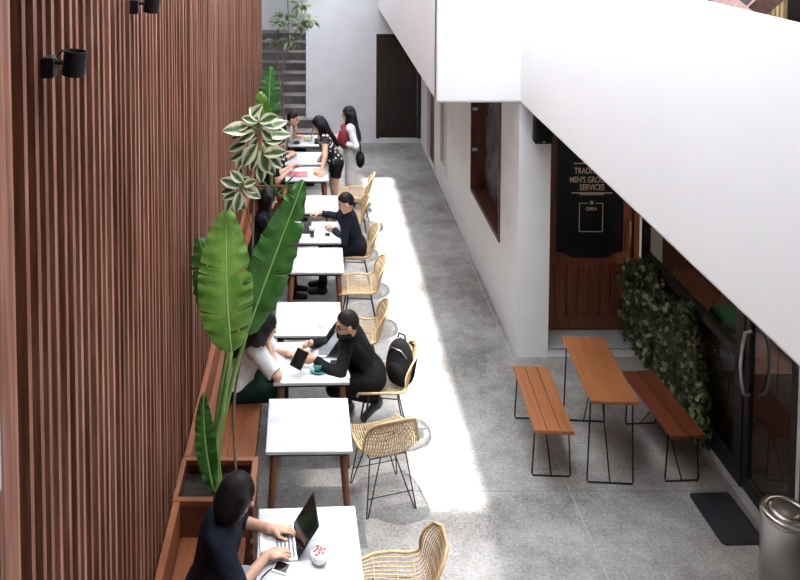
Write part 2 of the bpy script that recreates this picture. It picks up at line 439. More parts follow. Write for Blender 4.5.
# pillar and recess beside barber door
b = MB(); b.box((2.431, 8.5, -.05), (2.455, 8.9, 2.72)); b.box((3.49, 8.48, -.05), (3.75, 8.9, 2.72)); b.box((2.455, 8.5, 2.3), (3.49, 8.9, 2.72)); b.box((2.455, 8.72, -.05), (3.49, 8.9, 2.3))
struct(b.build('wall_recess', M['white_wall']))
# step with mosaic
b = MB(); b.box((2.432, 8.16, 0), (3.46, 8.72, .085), 0); b.box((2.432, 8.15, .085), (3.47, 8.5, .1), 1)
struct(b.build('trim_2', [M['white_wall'], M['tile']]))
# barber door
DY = 8.5
f = MB(); f.box((2.456, DY-.04, .1), (2.515, DY+.08, 2.3)); f.box((3.435, DY-.04, .1), (3.49, DY+.08, 2.3)); f.box((2.515, DY-.04, 2.24), (3.435, DY+.08, 2.3))
d2 = struct(f.build('door_2', M['wood_door']))
lf = MB(); lf.box((2.517, DY, .105), (2.60, DY+.045, 2.235)); lf.box((3.33, DY, .105), (3.433, DY+.045, 2.235))
lf.box((2.60, DY, .105), (3.33, DY+.045, .26)); lf.box((2.60, DY+.012, .26), (3.33, DY+.04, .9))
for k in range(6): lf.rbox((2.606+k*.121, DY-.012, .26), (2.606+k*.121+.110, DY+.03, .84), .006)
# ogee top rail
n = 24; top = []; bot = []
for k in range(n+1):
    t = k/n; X = 2.60+.73*t
    z = .90 + .05*math.cos(2*PI*t) * (1 if True else 0) + (.0 if .2 < t < .8 else .015)
    top.append(Vector((X, DY-.006, z))); bot.append(Vector((X, DY-.006, .80)))
lf.grid([bot, top]); lf.grid([[p+Vector((0, .03, 0)) for p in top], top])
lf.build('door_leaf', M['wood_door'], d2)
pn = MB(); pn.box((2.60, DY+.018, .80), (3.33, DY+.036, 2.235)); pn.build('glass_panel', M['glassblack'], d2)
q = MB(); hx = 3.385
q.tube([(hx, DY, 1.33), (hx, DY-.05, 1.33), (hx, DY-.06, 1.2), (hx, DY-.05, 1.02), (hx, DY, 1.02)], .011, 8)
q.build('door_handle', M['gold'], d2, True)
def text(txt, size, loc, mat, parent, name, rot=(PI/2, 0, 0), sx=1.0, ext=.002):
    c = bpy.data.curves.new(name, 'FONT'); c.body = txt; c.size = size; c.align_x = 'CENTER'; c.align_y = 'CENTER'; c.extrude = ext; c.offset = size*.012
    t = bpy.data.objects.new(name, c); COL.objects.link(t)
    dg = bpy.context.evaluated_depsgraph_get(); me = bpy.data.meshes.new_from_object(t.evaluated_get(dg))
    bpy.data.objects.remove(t); me.materials.clear(); me.materials.append(mat)
    o = bpy.data.objects.new(name, me); COL.objects.link(o); o.parent = parent; o.location = loc; o.rotation_euler = rot; o.scale = (sx, 1, 1)
    return o
cx = 2.985; YT = DY+.014
def zpx(y): return atY(590, y, YT)[2]
ctr = atY(592, 190, YT)[0]
text('TRADITIONAL', .092, (ctr+.02, YT, zpx(171)), M['cream'], d2, 'lettering', sx=.72)
text("MEN'S GROOMING", .092, (ctr+.03, YT, zpx(180)), M['cream'], d2, 'lettering', sx=.70)
text('SERVICES', .092, (ctr, YT, zpx(187.5)), M['cream'], d2, 'lettering', sx=.72)
q = MB()
for yy, hw, s in ((193.5, .22, 1), (164, .20, -1)):
    z = zpx(yy)
    q.box((ctr-hw, YT-.001, z), (ctr+hw, YT+.003, z+.012)); q.box((ctr-hw*.6, YT-.001, z-.016*s), (ctr+hw*.6, YT+.003, z-.004*s))
za, zb = zpx(203), zpx(232); xa, xb = ctr-.135, ctr+.125
q.box((xa, YT, zb), (xa+.008, YT+.003, za)); q.box((xb-.008, YT, zb), (xb, YT+.003, za)); q.box((xa, YT, zb), (xb, YT+.003, zb+.008))
q.box((xa, YT, za-.008), (ctr-.04, YT+.003, za)); q.box((ctr+.04, YT, za-.008), (xb, YT+.003, za))
q.lathe([(.02, 0), (.02, .003), (.014, .004), (.014, 0)], (ctr, YT+.002, za+.004), 16, 0, Matrix.Rotation(PI/2, 3, 'X'))
q.build('emblem_lines', M['cream'], d2)
text('OPEN', .05, (ctr-.005, YT, zpx(209)), M['cream'], d2, 'lettering', sx=.9)
# shop front: frame, glass, interior
XS = 3.42
b = MB(); b.box((3.33, -1, 0), (3.47, 8.15, .07)); struct(b.build('trim_3', M['kerb']))
def shop_frame():
    f = MB()
    for y0, y1 in ((8.10, 8.16), (6.17, 6.29), (5.36, 5.41), (3.2, 3.26)): f.box((XS-.03, y0, .07), (XS+.04, y1, 2.7))
    f.box((XS-.03, 6.29, 1.08), (XS+.04, 8.10, 1.15)); f.box((XS-.03, 6.29, .07), (XS+.04, 8.10, .22)); f.box((XS-.03, 3.26, .07), (XS+.04, 5.36, .15))
    o = struct(f.build('window_3', M['steel_black']))
    q = MB(); q.box((XS, 6.29, .22), (XS+.012, 8.10, 1.08)); q.box((XS, 6.29, 1.15), (XS+.012, 8.10, 2.7)); q.build('pane', M['shop_glass'], o)
    q = MB(); q.box((XS, 3.26, .15), (XS+.012, 5.36, 2.7)); q.build('pane', M['shop_glass'], o)
    return o
shop_frame()
b = MB(); b.box((3.40, 5.41, .0), (3.50, 5.47, 2.7)); struct(b.build('trim_4', M['white_wall']))
f = MB(); f.box((XS-.02, 5.48, .08), (XS+.03, 5.55, 2.68)); f.box((XS-.02, 6.10, .08), (XS+.03, 6.165, 2.68)); f.box((XS-.02, 5.55, .08), (XS+.03, 6.10, .2)); f.box((XS-.02, 5.55, 2.58), (XS+.03, 6.10, 2.68))
d4 = struct(f.build('door_4', M['steel_black']))
q = MB(); q.box((XS, 5.55, .2), (XS+.012, 6.10, 2.58)); q.build('pane', M['shop_glass'], d4)
q = MB()
hx = XS-.03
q.tube([(hx, 6.06, .90), (hx-.05, 6.06, .91), (hx-.07, 6.055, 1.0), (hx-.085, 6.05, 1.15), (hx-.07, 6.055, 1.30), (hx-.05, 6.06, 1.40), (hx, 6.06, 1.41)], .013, 10)
q.tube([(XS+.03, 6.06, .90), (XS+.08, 6.06, .91), (XS+.1, 6.055, 1.0), (XS+.115, 6.05, 1.15), (XS+.1, 6.055, 1.30), (XS+.08, 6.06, 1.40), (XS+.03, 6.06, 1.41)], .013, 10)
o = q.build('door_handle', M['chrome'], d4, True); o['label'] = 'curved brushed steel pull handle'
b = MB(); b.box((5.6, 2.5, 0), (5.7, 8.9, 2.7)); b.box((3.75, 8.6, 0), (5.6, 8.7, 2.7), 1); struct(b.build('wall_shop', [M['dark_inside'], M['brown_panel']]))
b = MB(); b.box((3.48, 2.5, .001), (5.6, 8.6, .03)); struct(b.build('floor_shop', plain('shop_floor', (.10, .095, .09), .4, var=.25, scale=4)))
# added shapes standing in for brown and green reflections in the shop glass
bo = thing('brown_stand_in', 'long brown box added behind the shop glass as its brown reflection', 'brown_stand_in', (3.76, 7.3, .031))
q = MB(); q.rbox((-.2, -.95, .83), (.2, .95, .87), .006); q.build('top', M['brown_panel'], bo)
q = MB(); q.box((-.17, -.93, 0), (.17, .93, .829)); q.build('cabinet', M['brown_panel'], bo)
gc = ray(731, 316); k_ = 3.78/gc[0]
q = MB(); q.rbox((-.13, -.17, 0), (.13, .17, .13), .06, 0, None, 4); o = q.build('green_stand_in', M['green_reflect'], None, True); o.location = (3.77, gc[1]*k_, .902)
tag(o, 'green pad added behind the shop glass as its plant reflection', 'green_stand_in')
sl = bpy.data.lights.new('shop_fill', 'AREA'); sl.energy = 13; sl.size = .8; sl.color = (1, .82, .62); slo = bpy.data.objects.new('shop_fill', sl); COL.objects.link(slo); slo.location = (4.5, 6.6, 2.6)  # unseen fill light, added to lift the dim shop interior
# balcony: white parapet and its slab, gallery floor behind
b = MB(); ZL, ZT = 2.70, 4.175
b.rbox((XR, -1.5, ZL), (XR+.14, 8.3, ZT), .02); b.rbox((1.235, 8.12, ZL), (XR+.14, 8.27, ZT), .03, 0, None, 3); b.rbox((1.235, 8.13, ZL), (1.375, 16.2, ZT), .03, 0, None, 3)
b.box((XR+.05, -1.5, ZL+.02), (7, 15.8, 2.95)); b.box((1.3, 8.2, ZL+.02), (XR+.1, 15.8, 2.95))
struct(b.build('wall_balcony', M['white_balcony']))
b = MB(); b.box((5.2, -1.5, 2.95), (5.3, 16, 6.4)); struct(b.build('wall_gallery', M['dark_inside']))
# roof: tinted sheets by the timber wall, open slot, opal sheets and a dark panel over the gallery, rafters
ZR = 6.45; s0 = .82-.15*ZR; s1 = 1.32-.15*ZR
b = MB()
b.box((-1.6, -2.0, ZR), (s0, 20.3, ZR+.01), 0); b.box((s0, -2.0, ZR), (s1, 5.9, ZR+.01), 0); b.box((s0, 13.6, ZR), (s1, 20.3, ZR+.01), 1)
b.box((s1, -2.0, ZR), (2.6, 20.3, ZR+.01), 1); b.box((2.6, -2.0, ZR-.3), (7, 20.3, ZR+.01), 2)  # unseen: opal chosen to lift ambient light, dark panel added to dim the gallery
for yy in np.arange(2.2, 16, 1.22): b.box((-1.2, yy, ZR-.12), (6, yy+.035, ZR-.01), 2)
struct(b.build('ceiling', [M['sheet_clear'], M['sheet_opal'], M['steel_black']]))
b = MB(); b.box((-1.6, -2.0, 2.75), (2.05, 1.0, 2.95)); b.box((-1.6, -2.0, ZR-.2), (7, 1.9, ZR-.15)); struct(b.build('slab_light_block', M['dark_inside']))  # unseen dark slabs under and over the viewer, added to block light
b = MB(); b.box((-1.6, -2.2, -.1), (7, -2.0, ZR)); struct(b.build('wall_light_block', M['dark_inside']))  # unseen dark wall added to close off light from behind the camera
b = MB(); b.box((-1.3, -2.0, -.1), (-1.05, 2.36, ZR)); struct(b.build('wall_side', M['brown_panel']))

# ================================================================ FURNITURE BY THE TIMBER WALL
def bench_section(y0, y1, label):
    c = Vector((-.7, (y0+y1)/2, 0)); L = (y1-y0)/2
    t = thing('built_in_bench', label, 'bench', c)
    q = MB()
    for k in range(2): q.box((-.915+.7+k*.222, -L+.003, .405), (-.915+.7+k*.222+.219, L-.003, .45))
    q.build('seat', M['wood_bench'], t, bevel=.004)
    q = MB(); q.box((-.965+.7, -L+.003, 0), (-.918+.7, L-.003, .70)); q.build('backrest', M['wood_bench'], t, bevel=.004)
    q = MB(); q.box((.15, -L+.01, 0), (.175, L-.01, .404))
    for k in range(int(2*L/.1)): q.box((.175, -L+.02+k*.1, .02), (.19, -L+.02+k*.1+.05, .39))
    q.build('front_panel', M['wood_planter'], t)
    return t
bench_section(2.0, 5.20, 'orange-brown timber bench under the woman with the laptop')
bench_section(5.645, 10.94, 'long orange-brown timber bench between the two planter boxes')
bench_section(11.4, 14.0, 'far timber bench beside the tables near the stairs')
def planter(y0, y1, label):
    t = thing('planter_box', label, 'planter', (-.695, (y0+y1)/2, 0)); L = (y1-y0)/2; W = .28
    q = MB()
    q.box((-W+.01, -L+.004, .0), (W-.03, -L+.03, .66)); q.box((-W+.01, L-.03, 0), (W-.03, L-.004, .66)); q.box((-W+.01, -L+.03, 0), (-W+.035, L-.03, .66)); q.box((W-.055, -L+.03, 0), (W-.03, L-.03, .66))
    for k in range(8): q.box((W-.03, -L+.006, .03+k*.08), (W-.012, L-.006, .03+k*.08+.05))
    q.build('box', M['wood_planter'], t, bevel=.003)
    q = MB(); r = .035
    q.box((-W, -L+.002, .66), (W, -L+r+.01, .70)); q.box((-W, L-r-.01, .66), (W, L-.002, .70)); q.box((-W, -L+r, .66), (-W+r, L-r, .70)); q.box((W-r-.012, -L+r, .66), (W, L-r, .70))
    q.build('rim', M['wood_bench'], t, bevel=.005)
    q = MB(); n = 14
    q.grid([[Vector((-W+.03+(2*W-.08)*i/n, -L+.03+(2*L-.06)*j/n, .585+R.uniform(-.008, .012))) for i in range(n+1)] for j in range(n+1)])
    q.build('soil', M['soil'], t, True)
    return t
planter(5.20, 5.645, 'timber planter box behind the woman in navy, holding the banana plant')
planter(10.945, 11.39, 'timber planter box against the slats, half-way down the row')
planter(14.0, 14.45, 'timber planter box at the foot of the stairs')

# ---- white tables
def make_table(label, loc, rz):
    t = thing('cafe_table', label, 'table', loc, rz, 'white tables along the timber bench'); W = .317
    q = MB(); q.rbox((-W, -W, .725), (W, W, .75), .004); q.build('tabletop', M['white_top'], t)
    q = MB(); i = W-.03
    q.box((-i, -i, .695), (i, -i+.02, .725)); q.box((-i, i-.02, .695), (i, i, .725)); q.box((-i, -i+.02, .695), (-i+.02, i-.02, .725)); q.box((i-.02, -i+.02, .695), (i, i-.02, .725))
    q.build('apron', M['steel_black'], t)
    for sx in (-1, 1):
        for sy in (-1, 1):
            q = MB(); q.tube([(sx*(W-.065), sy*(W-.065), .70), (sx*(W-.045), sy*(W-.045), .4), (sx*(W-.012), sy*(W-.012), 0)], [.031, .027, .017], 10)
            q.build('leg', M['wood_leg'], t, True)
    return t
TABLES = [(-.045, 4.765, 2.5, 'nearest white square table, under the open laptop with black screen'),
 (-.055, 5.94, 1, 'empty white square table in front of the wicker chair seen from behind'),
 (-.045, 6.785, 1.5, 'white square table between the man in black and the woman in white'),
 (-.075, 7.52, 0, 'white square table behind the bearded man, bare but for a small glass'),
 (-.01, 8.81, 0, 'empty white square table just in front of the youth in navy'),
 (-.02, 9.585, 0, 'white square table of the youth in navy, with dark notebook and iced drink'),
 (-.02, 10.505, 0, 'white square table just behind the youth in navy, under his stretched arm'),
 (-.135, 11.74, 0, 'white square table under the pink magazine'),
 (-.165, 12.47, 0, 'white square table with one dark pen, behind the pink magazine'),
 (-.15, 13.44, 0, 'farthest white table, where the boy in white sits')]
t0 = None
for (x, y, a, lab) in TABLES:
    if t0 is None: t0 = make_table(lab, (x, y, 0), math.radians(a))
    else:
        c = copy_tree(t0); c.location = (x, y, 0); c.rotation_euler = (0, 0, math.radians(a)); c['label'] = lab

# ---- rattan chairs on black wire legs
PR = np.array([(.235, .445), (.225, .462), (.12, .455), (0, .437), (-.10, .430), (-.17, .445), (-.215, .50), (-.245, .60), (-.27, .70), (-.292, .77), (-.302, .81)])
HW = np.array([.17, .205, .235, .24, .235, .23, .225, .215, .20, .165, .08])
TV = np.linspace(0, 1, len(PR))
def cpt(u, v):
    y = np.interp(v, TV, PR[:, 0]); z = np.interp(v, TV, PR[:, 1]); w = np.interp(v, TV, HW)
    back = min(1, max(0, (v-.5)/.25))
    lift = .085*abs(u)**2.6*(1-back)*min(1, v/.3); wrap = .075*u*u*back*(1-max(0, (v-.68)/.32)**1.4)
    return Vector((u*w, y+wrap, z+lift))
def make_chair(label, loc, rz):
    t = thing('rattan_chair', label, 'chair', loc, rz, 'rattan chairs along the white tables')
    vb = .52
    for nm, v0, v1 in (('seat', 0, vb), ('backrest', vb, 1)):
        q = MB(); nu = 23
        for k in range(nu):
            u = -1+2*k/(nu-1)
            q.tube([cpt(u, v0+(v1-v0)*i/11) for i in range(12)], .0050, 5, 0, False, False)
        nl = 4 if nm == 'seat' else 7
        for k in range(nl):
            v = v0+(v1-v0)*(k+.5)/nl
            q.tube([cpt(-1+2*i/10, v)+Vector((0, 0, .003)) for i in range(11)], .0042, 5, 0, False, False)
        q.build(nm, M['cane'], t, True)
    q = MB()
    out = [cpt(-1, i/30) for i in range(31)]+[cpt(-1+2*i/8, 1) for i in range(1, 8)]+[cpt(1, 1-i/30) for i in range(31)]+[cpt(1-2*i/8, 0) for i in range(1, 8)]
    q.tube(out, .0105, 8, 0, True); q.build('rim', M['cane_rim'], t, True)
    q = MB(); q.tube([(-.15, .13, .425), (.15, .13, .425), (.15, -.12, .412), (-.15, -.12, .412)], .006, 6, 0, True); q.build('seat_frame', M['steel_black'], t)
    for sx in (-1, 1):
        for sy in (-1, 1):
            q = MB(); zt = .425 if sy > 0 else .412; yt = .13 if sy > 0 else -.12
            ft = Vector((sx*.205, sy*.20-.005, .006))
            q.tube([(sx*.15, yt, zt), ft], .0055, 6); q.tube([(sx*.06, yt, zt), ft+Vector((-sx*.012, 0, 0))], .0055, 6)
            q.build('leg', M['steel_black'], t)
    for sy in (-1, 1):
        q = MB(); q.tube([(-.185, sy*.18, .14), (.185, sy*.18, .14)], .004, 6)
        q.build('stretcher', M['steel_black'], t)
    return t
p1 = at(397, 572, .45); p2 = at(383, 432, .45); p3 = at(392, 392, .45); p5 = at(360, 279, .46); p6 = at(361, 248, .46); p8 = at(353, 190, .46)
CH = [(p1.x-.02, p1.y-.16, 92, 'nearest rattan chair, facing the laptop table across from the woman'),
 (.53, 6.17, 16, 'rattan chair with its back to the viewer, beside the empty white table'),
 (.60, 6.93, 88, 'rattan chair under the man in black, backpack on it'),
 (.42, 7.72, 86, 'rattan chair behind the bearded man, half hidden by him'),
 (p5.x-.02, 8.72, 90, 'empty rattan chair at the bare table in front of the youth in navy'),
 (.47, 9.62, 90, 'rattan chair under the youth in navy'),
 (.42, 10.62, 90, 'rattan chair behind the youth in navy, only its back showing'),
 (.56, 11.58, 80, 'empty rattan chair behind the two standing girls, farthest of the row')]
c0 = None
for (x, y, a, lab) in CH:
    if c0 is None: c0 = make_chair(lab, (x, y, 0), math.radians(a))
    else:
        c = copy_tree(c0); c.location = (x, y, 0); c.rotation_euler = (0, 0, math.radians(a)); c['label'] = lab
CH8 = CH[-1]

# ---- picnic set on the right
def u_leg(t, y, dy, w0, w1, h, M_):
    q = MB(); r = .007; o = dy
    q.tube([(-w0, y, h), (-w0*.97-(w1-w0)*.9, y, .03), (-w1+.012, y, r), (w1-.012, y, r), (w0*.97+(w1-w0)*.9, y, .03), (w0, y, h)], r, 8)
    q.build('leg', M_, t)
    q = MB(); q.tube([(0, y, .012), (0, y+dy, h)], .006, 8); q.build('brace', M_, t)
def outdoor(name, cat, label, corners, h, th, planks, mat, group=None):
    c = sum(corners, Vector())/4; nl, nr, fr_, fl_ = corners
    ax = ((fl_+fr_)/2-(nl+nr)/2); L = ax.length/2; W = ((nr-nl).length+(fr_-fl_).length)/4; rz = math.atan2(-ax.x, ax.y)
    t = thing(name, label, cat, (c.x, c.y, 0), rz, group)
    w = 2*W/planks
    for k in range(planks):
        q = MB(); q.rbox((-W+k*w+.003, -L, h-th), (-W+(k+1)*w-.003, L, h), .004); q.build('plank' if planks > 1 else 'tabletop', mat, t)
    q = MB()
    for s in (-1, 1): q.box((-W+.02, s*(L-.09)-.015, h-th-.012), (W-.02, s*(L-.09)+.015, h-th))
    q.build('crossbar', M['steel_black'], t)
    for s in (-1, 1): u_leg(t, s*(L-.09), -s*.32, W-.025, W-.0, h-th-.01, M['steel_black'])
    return t
outdoor('picnic_bench', 'bench', 'left outdoor bench with three orange planks and black rod legs', [at(535, 432, .45), at(574, 430, .45), at(548, 366, .45), at(513, 366, .45)], .45, .032, 3, M['wood_table'])
outdoor('picnic_table', 'table', 'narrow orange timber outdoor table between two benches', [at(594, 402, .75), at(636, 401, .75), at(605, 336, .75), at(560, 337, .75)], .75, .028, 1, M['wood_table'])
outdoor('picnic_bench', 'bench', 'reddish outdoor bench beside the ivy and shop glass', [at(671, 437, .45), at(706, 434, .45), at(652, 370, .45), at(622, 371, .45)], .45, .03, 2, M['wood_redbench'])

# ---- door mat, bin
q = MB(); q.rbox((-.165, -.26, 0), (.165, .26, .012), .005)
bm = MB(); n = 6
pts = []
for cx_, cy_, a0 in ((.13, .225, 0), (-.13, .225, 90), (-.13, -.225, 180), (.13, -.225, 270)):
    for k in range(n+1): a = math.radians(a0+90*k/n); pts.append((cx_+.035*math.cos(a), cy_+.035*math.sin(a)))
vs = [(x, y, 0) for x, y in pts]+[(x, y, .012) for x, y in pts]; k = len(pts)
bm.add(vs, [tuple(range(k-1, -1, -1)), tuple(range(k, 2*k))]+[(i, (i+1) % k, k+(i+1) % k, k+i) for i in range(k)])
o = bm.build('doormat', M['rubber']); o.location = (3.16, 5.93, 0); o.rotation_euler.z = .03
tag(o, 'black rubber doormat in front of glass shop door', 'doormat')
bp = at(787, 510, .65)
t = thing('waste_bin', 'brushed steel cylindrical bin with swing lid by the shop front', 'bin', (bp.x, bp.y, 0))
q = MB(); q.lathe([(.150, 0), (.152, .03), (.158, .03), (.158, .60), (.155, .61)], n=40); q.build('body', M['chrome'], t, False)
for p in t.children[0].data.polygons: p.use_smooth = abs(p.normal.z) < .5
q = MB(); q.lathe([(.158, .60), (.163, .605), (.163, .625), (.155, .645), (.130, .652), (.112, .648), (.110, .642)], n=40); q.build('lid_ring', M['chrome'], t, True)
q = MB(); q.lathe([(.108, .640), (.108, .646), (.06, .652), (.01, .653)], n=32); q.build('swing_flap', M['chrome'], t, True)
q = MB(); q.lathe([(.159, .0), (.160, .03)], n=40); q.build('base_ring', M['black_plastic'], t)
# ---- wall speaker
sp = atY(541, 126, 8.12)
t = thing('wall_speaker', 'black wall loudspeaker high on the white pillar', 'speaker', (sp.x, 8.15, sp.z))
q = MB(); q.rbox((-.095, -.16, -.145), (.095, -.04, .145), .025, 0, Matrix.Rotation(.12, 4, 'X'), 3); q.build('cabinet', M['black_plastic'], t, True)
q = MB(); q.box((-.03, -.05, -.05), (.03, -.001, .05)); q.build('bracket', M['steel_black'], t)
q = MB(); q.box((-.012, -.162, -.118), (.012, -.155, -.11), 0, Matrix.Rotation(.12, 4, 'X')); q.build('badge', M['white_china'], t)
# ---- spotlights on the slats
for (x, y, lab) in ((54, 66, 'lower black spotlight on the slat wall, nearer the viewer'), (138, 6, 'upper black spotlight on the slat wall, at the top edge')):
    z0 = 4.16; d = ray(x, y); tt = (-.93)/d[0]; Y = d[1]*tt; z0 = CAMZ+d[2]*tt
    t = thing('wall_spotlight', lab, 'spotlight', (XW, Y, z0), 0, 'spotlights on the slat wall')
    q = MB(); q.rbox((0, -.03, -.04), (.045, .03, .035), .006); q.build('mount', M['black_plastic'], t)
    q = MB(); q.tube([(.045, 0, .012), (.075, .0, .012)], .008, 8); q.build('arm', M['black_plastic'], t)
    q = MB(); cx_ = .112
    q.lathe([(.036, -.035), (.041, -.030), (.041, .055), (.036, .055), (.032, .015), (.012, .012)], (cx_, .0, .0), 24, 0, Matrix.Rotation(.12, 3, 'Y')); q.build('lamp_head', M['black_plastic'], t, False)
    q = MB(); q.lathe([(.031, .018), (.024, .024), (.004, .026)], (cx_, 0, 0), 20, 0, Matrix.Rotation(.12, 3, 'Y')); q.build('lens', M['chrome'], t, True)
    q = MB(); q.tube([(.05, 0, .03), (.07, .01, .055), (.09, .01, .05), (.10, .01, .02)], .004, 6); q.build('cable', M['black_plastic'], t)

t = thing('wall_box', 'white rounded box fixed to the end board of the slat wall, at left edge', 'box', (XW, 2.285, 3.2))
q = MB(); q.rbox((.001, -.035, -.245), (.03, .03, .27), .012, 0, None, 3); q.build('cover', M['white_china'], t, True)
q = MB(); q.rbox((.008, -.02, -.262), (.024, .02, -.244), .004); q.build('base_cap', M['black_plastic'], t)
# ---- things on the gallery floor behind the parapet
def atX(x, y, X):
    d = ray(x, y); t = X/d[0]; return Vector((X, d[1]*t, CAMZ+d[2]*t))
t = thing('trestle', 'crossed pinkish timber legs standing on the gallery, above the white parapet', 'trestle', (3.1, 5.8, 2.95))
M['pink_wood'] = wood('pinkish_timber', (.20, .105, .085), (.36, .215, .18), 2, .6)
M['yellow_slat'] = wood('pale_yellow_timber', (.26, .16, .065), (.42, .30, .145), 2, .6)
for a, c, X in ((atX(724, 0, 3.05), atX(742, 15, 3.05), 3.05), (atX(768, 0, 3.16), atX(750, 16, 3.16), 3.16)):
    d = (c-a)/(c.z-a.z); p0 = a+d*(2.952-a.z); p1_ = a+d*(4.75-a.z)
    q = MB(); q.tube([p0-Vector((3.1, 5.8, 2.95)), p1_-Vector((3.1, 5.8, 2.95))], .085, 4); q.build('leg', M['pink_wood'], t)
t = thing('slatted_crate', 'pale yellow slatted timber crate on the gallery, top right', 'crate', (3.45, 5.95, 2.952))
for k in range(6):
    q = MB(); q.box((-.05, -.16+k*.055, 0), (-.02, -.16+k*.055+.034, 1.75)); q.build('slat', M['yellow_slat'], t)
q = MB(); q.box((-.018, -.16, 0), (.3, .15, 1.74)); q.build('box', M['wood_dark'], t)

# ================================================================ PEOPLE: bodies grown as one smooth surface from a tapered skeleton
def surface_net(F, org, h):
    ins = F < 0
    c = [ins[i:ins.shape[0]-1+i, j:ins.shape[1]-1+j, k:ins.shape[2]-1+k] for i in (0, 1) for j in (0, 1) for k in (0, 1)]
    sm = sum(x.astype(np.int8) for x in c); mask = (sm > 0) & (sm < 8)
    ijk = np.argwhere(mask); idx = -np.ones(mask.shape, np.int64); idx[mask] = np.arange(len(ijk))
    off = [(i, j, k) for i in (0, 1) for j in (0, 1) for k in (0, 1)]
    val = np.stack([F[ijk[:, 0]+o[0], ijk[:, 1]+o[1], ijk[:, 2]+o[2]] for o in off], 1)
    acc = np.zeros((len(ijk), 3)); cnt = np.zeros(len(ijk))
    for a in range(8):
        for b_ in range(a+1, 8):
            if sum(abs(off[a][q]-off[b_][q]) for q in range(3)) != 1: continue
            fa, fb = val[:, a], val[:, b_]; m = (fa < 0) != (fb < 0)
            t = np.where(m, fa/np.where(m, fa-fb, 1), 0)[:, None]
            p = np.array(off[a])+(np.array(off[b_])-np.array(off[a]))*t
            acc[m] += p[m]; cnt[m] += 1
    V = (ijk+acc/np.maximum(cnt, 1)[:, None])*h+np.array(org)
    faces = []
    for ax in range(3):
        sl0 = [slice(None)]*3; sl1 = [slice(None)]*3; sl0[ax] = slice(0, -1); sl1[ax] = slice(1, None)
        A, B = ins[tuple(sl0)], ins[tuple(sl1)]; e = np.argwhere(A != B)
        o1, o2 = [(1, 2), (2, 0), (0, 1)][ax]
        lim = mask.shape
        ok = (e[:, o1] > 0) & (e[:, o2] > 0) & (e[:, o1] < lim[o1]) & (e[:, o2] < lim[o2]); e = e[ok]
        q = []
        for d1, d2 in ((-1, -1), (0, -1), (0, 0), (-1, 0)):
            g = e.copy(); g[:, o1] += d1; g[:, o2] += d2; q.append(idx[g[:, 0], g[:, 1], g[:, 2]])
        q = np.stack(q, 1); flip = ~A[e[:, 0], e[:, 1], e[:, 2]]
        q[flip] = q[flip][:, ::-1]; faces.append(q)
    return V, np.concatenate(faces)
def V3(p): return np.array([p[0], p[1], p[2]], float)
class Cap:                                    # tapered capsule, optionally cut flat at its far end
    def __init__(s, a, b, ra, rb, flat=False, k=.02): s.a, s.b, s.ra, s.rb, s.flat, s.k = V3(a), V3(b), ra, rb, flat, k
    def bb(s):
        r = max(s.ra, s.rb); return np.minimum(s.a, s.b)-r, np.maximum(s.a, s.b)+r
    def d(s, X, Y, Z):
        ba = s.b-s.a; L2 = max(ba@ba, 1e-9)
        px_, py_, pz_ = X-s.a[0], Y-s.a[1], Z-s.a[2]
        t0 = (px_*ba[0]+py_*ba[1]+pz_*ba[2])/L2; t = np.clip(t0, 0, 1)
        d = np.sqrt((px_-t*ba[0])**2+(py_-t*ba[1])**2+(pz_-t*ba[2])**2)-(s.ra+(s.rb-s.ra)*t)
        if s.flat: d = np.maximum(d, (t0-1)*math.sqrt(L2))
        return d
class Ell:                                    # oriented ellipsoid: axes rows
    def __init__(s, c, r, ax=None, k=.03): s.c, s.r, s.k = V3(c), np.array(r, float), k; s.ax = np.eye(3) if ax is None else np.array([V3(a) for a in ax])
    def bb(s):
        e = np.sqrt(((s.ax*s.r[:, None])**2).sum(0)); return s.c-e, s.c+e
    def d(s, X, Y, Z):
        p = [X-s.c[0], Y-s.c[1], Z-s.c[2]]
        q = [p[0]*a[0]+p[1]*a[1]+p[2]*a[2] for a in s.ax]
        k0 = np.sqrt(sum((q[i]/s.r[i])**2 for i in range(3))); k1 = np.sqrt(sum((q[i]/s.r[i]**2)**2 for i in range(3)))
        return k0*(k0-1)/np.maximum(k1, 1e-6)
def field(prims, h, cuts=(), wr=0, pad=.03):
    lo = np.min([p.bb()[0] for p in prims], 0)-pad; hi = np.max([p.bb()[1] for p in prims], 0)+pad
    n = np.ceil((hi-lo)/h).astype(int)+1
    F = np.full(n, .2, np.float32)
    g = [lo[i]+h*np.arange(n[i]) for i in range(3)]
    for p in prims:
        a, b_ = p.bb(); m = p.k+2.5*h+.01
        i0 = np.maximum(np.floor((a-m-lo)/h).astype(int), 0); i1 = np.minimum(np.ceil((b_+m-lo)/h).astype(int)+1, n)
        sl = tuple(slice(i0[i], i1[i]) for i in range(3))
        X, Y, Z = np.meshgrid(*[g[i][i0[i]:i1[i]] for i in range(3)], indexing='ij', sparse=True)
        d = p.d(X, Y, Z); f = F[sl]
        hh = np.clip(.5+.5*(d-f)/p.k, 0, 1) if p.k > 0 else (d > f)*1.
        F[sl] = d*(1-hh)+f*hh-p.k*hh*(1-hh)
    X, Y, Z = np.meshgrid(*g, indexing='ij', sparse=True)
    for c in cuts: F = np.maximum(F, c(X, Y, Z))
    if wr:
        F = F+wr*(np.sin(46*X+22*Z+3*np.sin(19*Y+11*Z))*.5+np.sin(38*Y-31*Z+2*np.sin(25*X))*.5)
    F[0], F[-1], F[:, 0], F[:, -1], F[:, :, 0], F[:, :, -1] = (.2,)*6
    return F, lo
def grow(prims, h, cuts=(), wr=0):
    F, lo = field(prims, h, cuts, wr); return surface_net(F, lo, h)
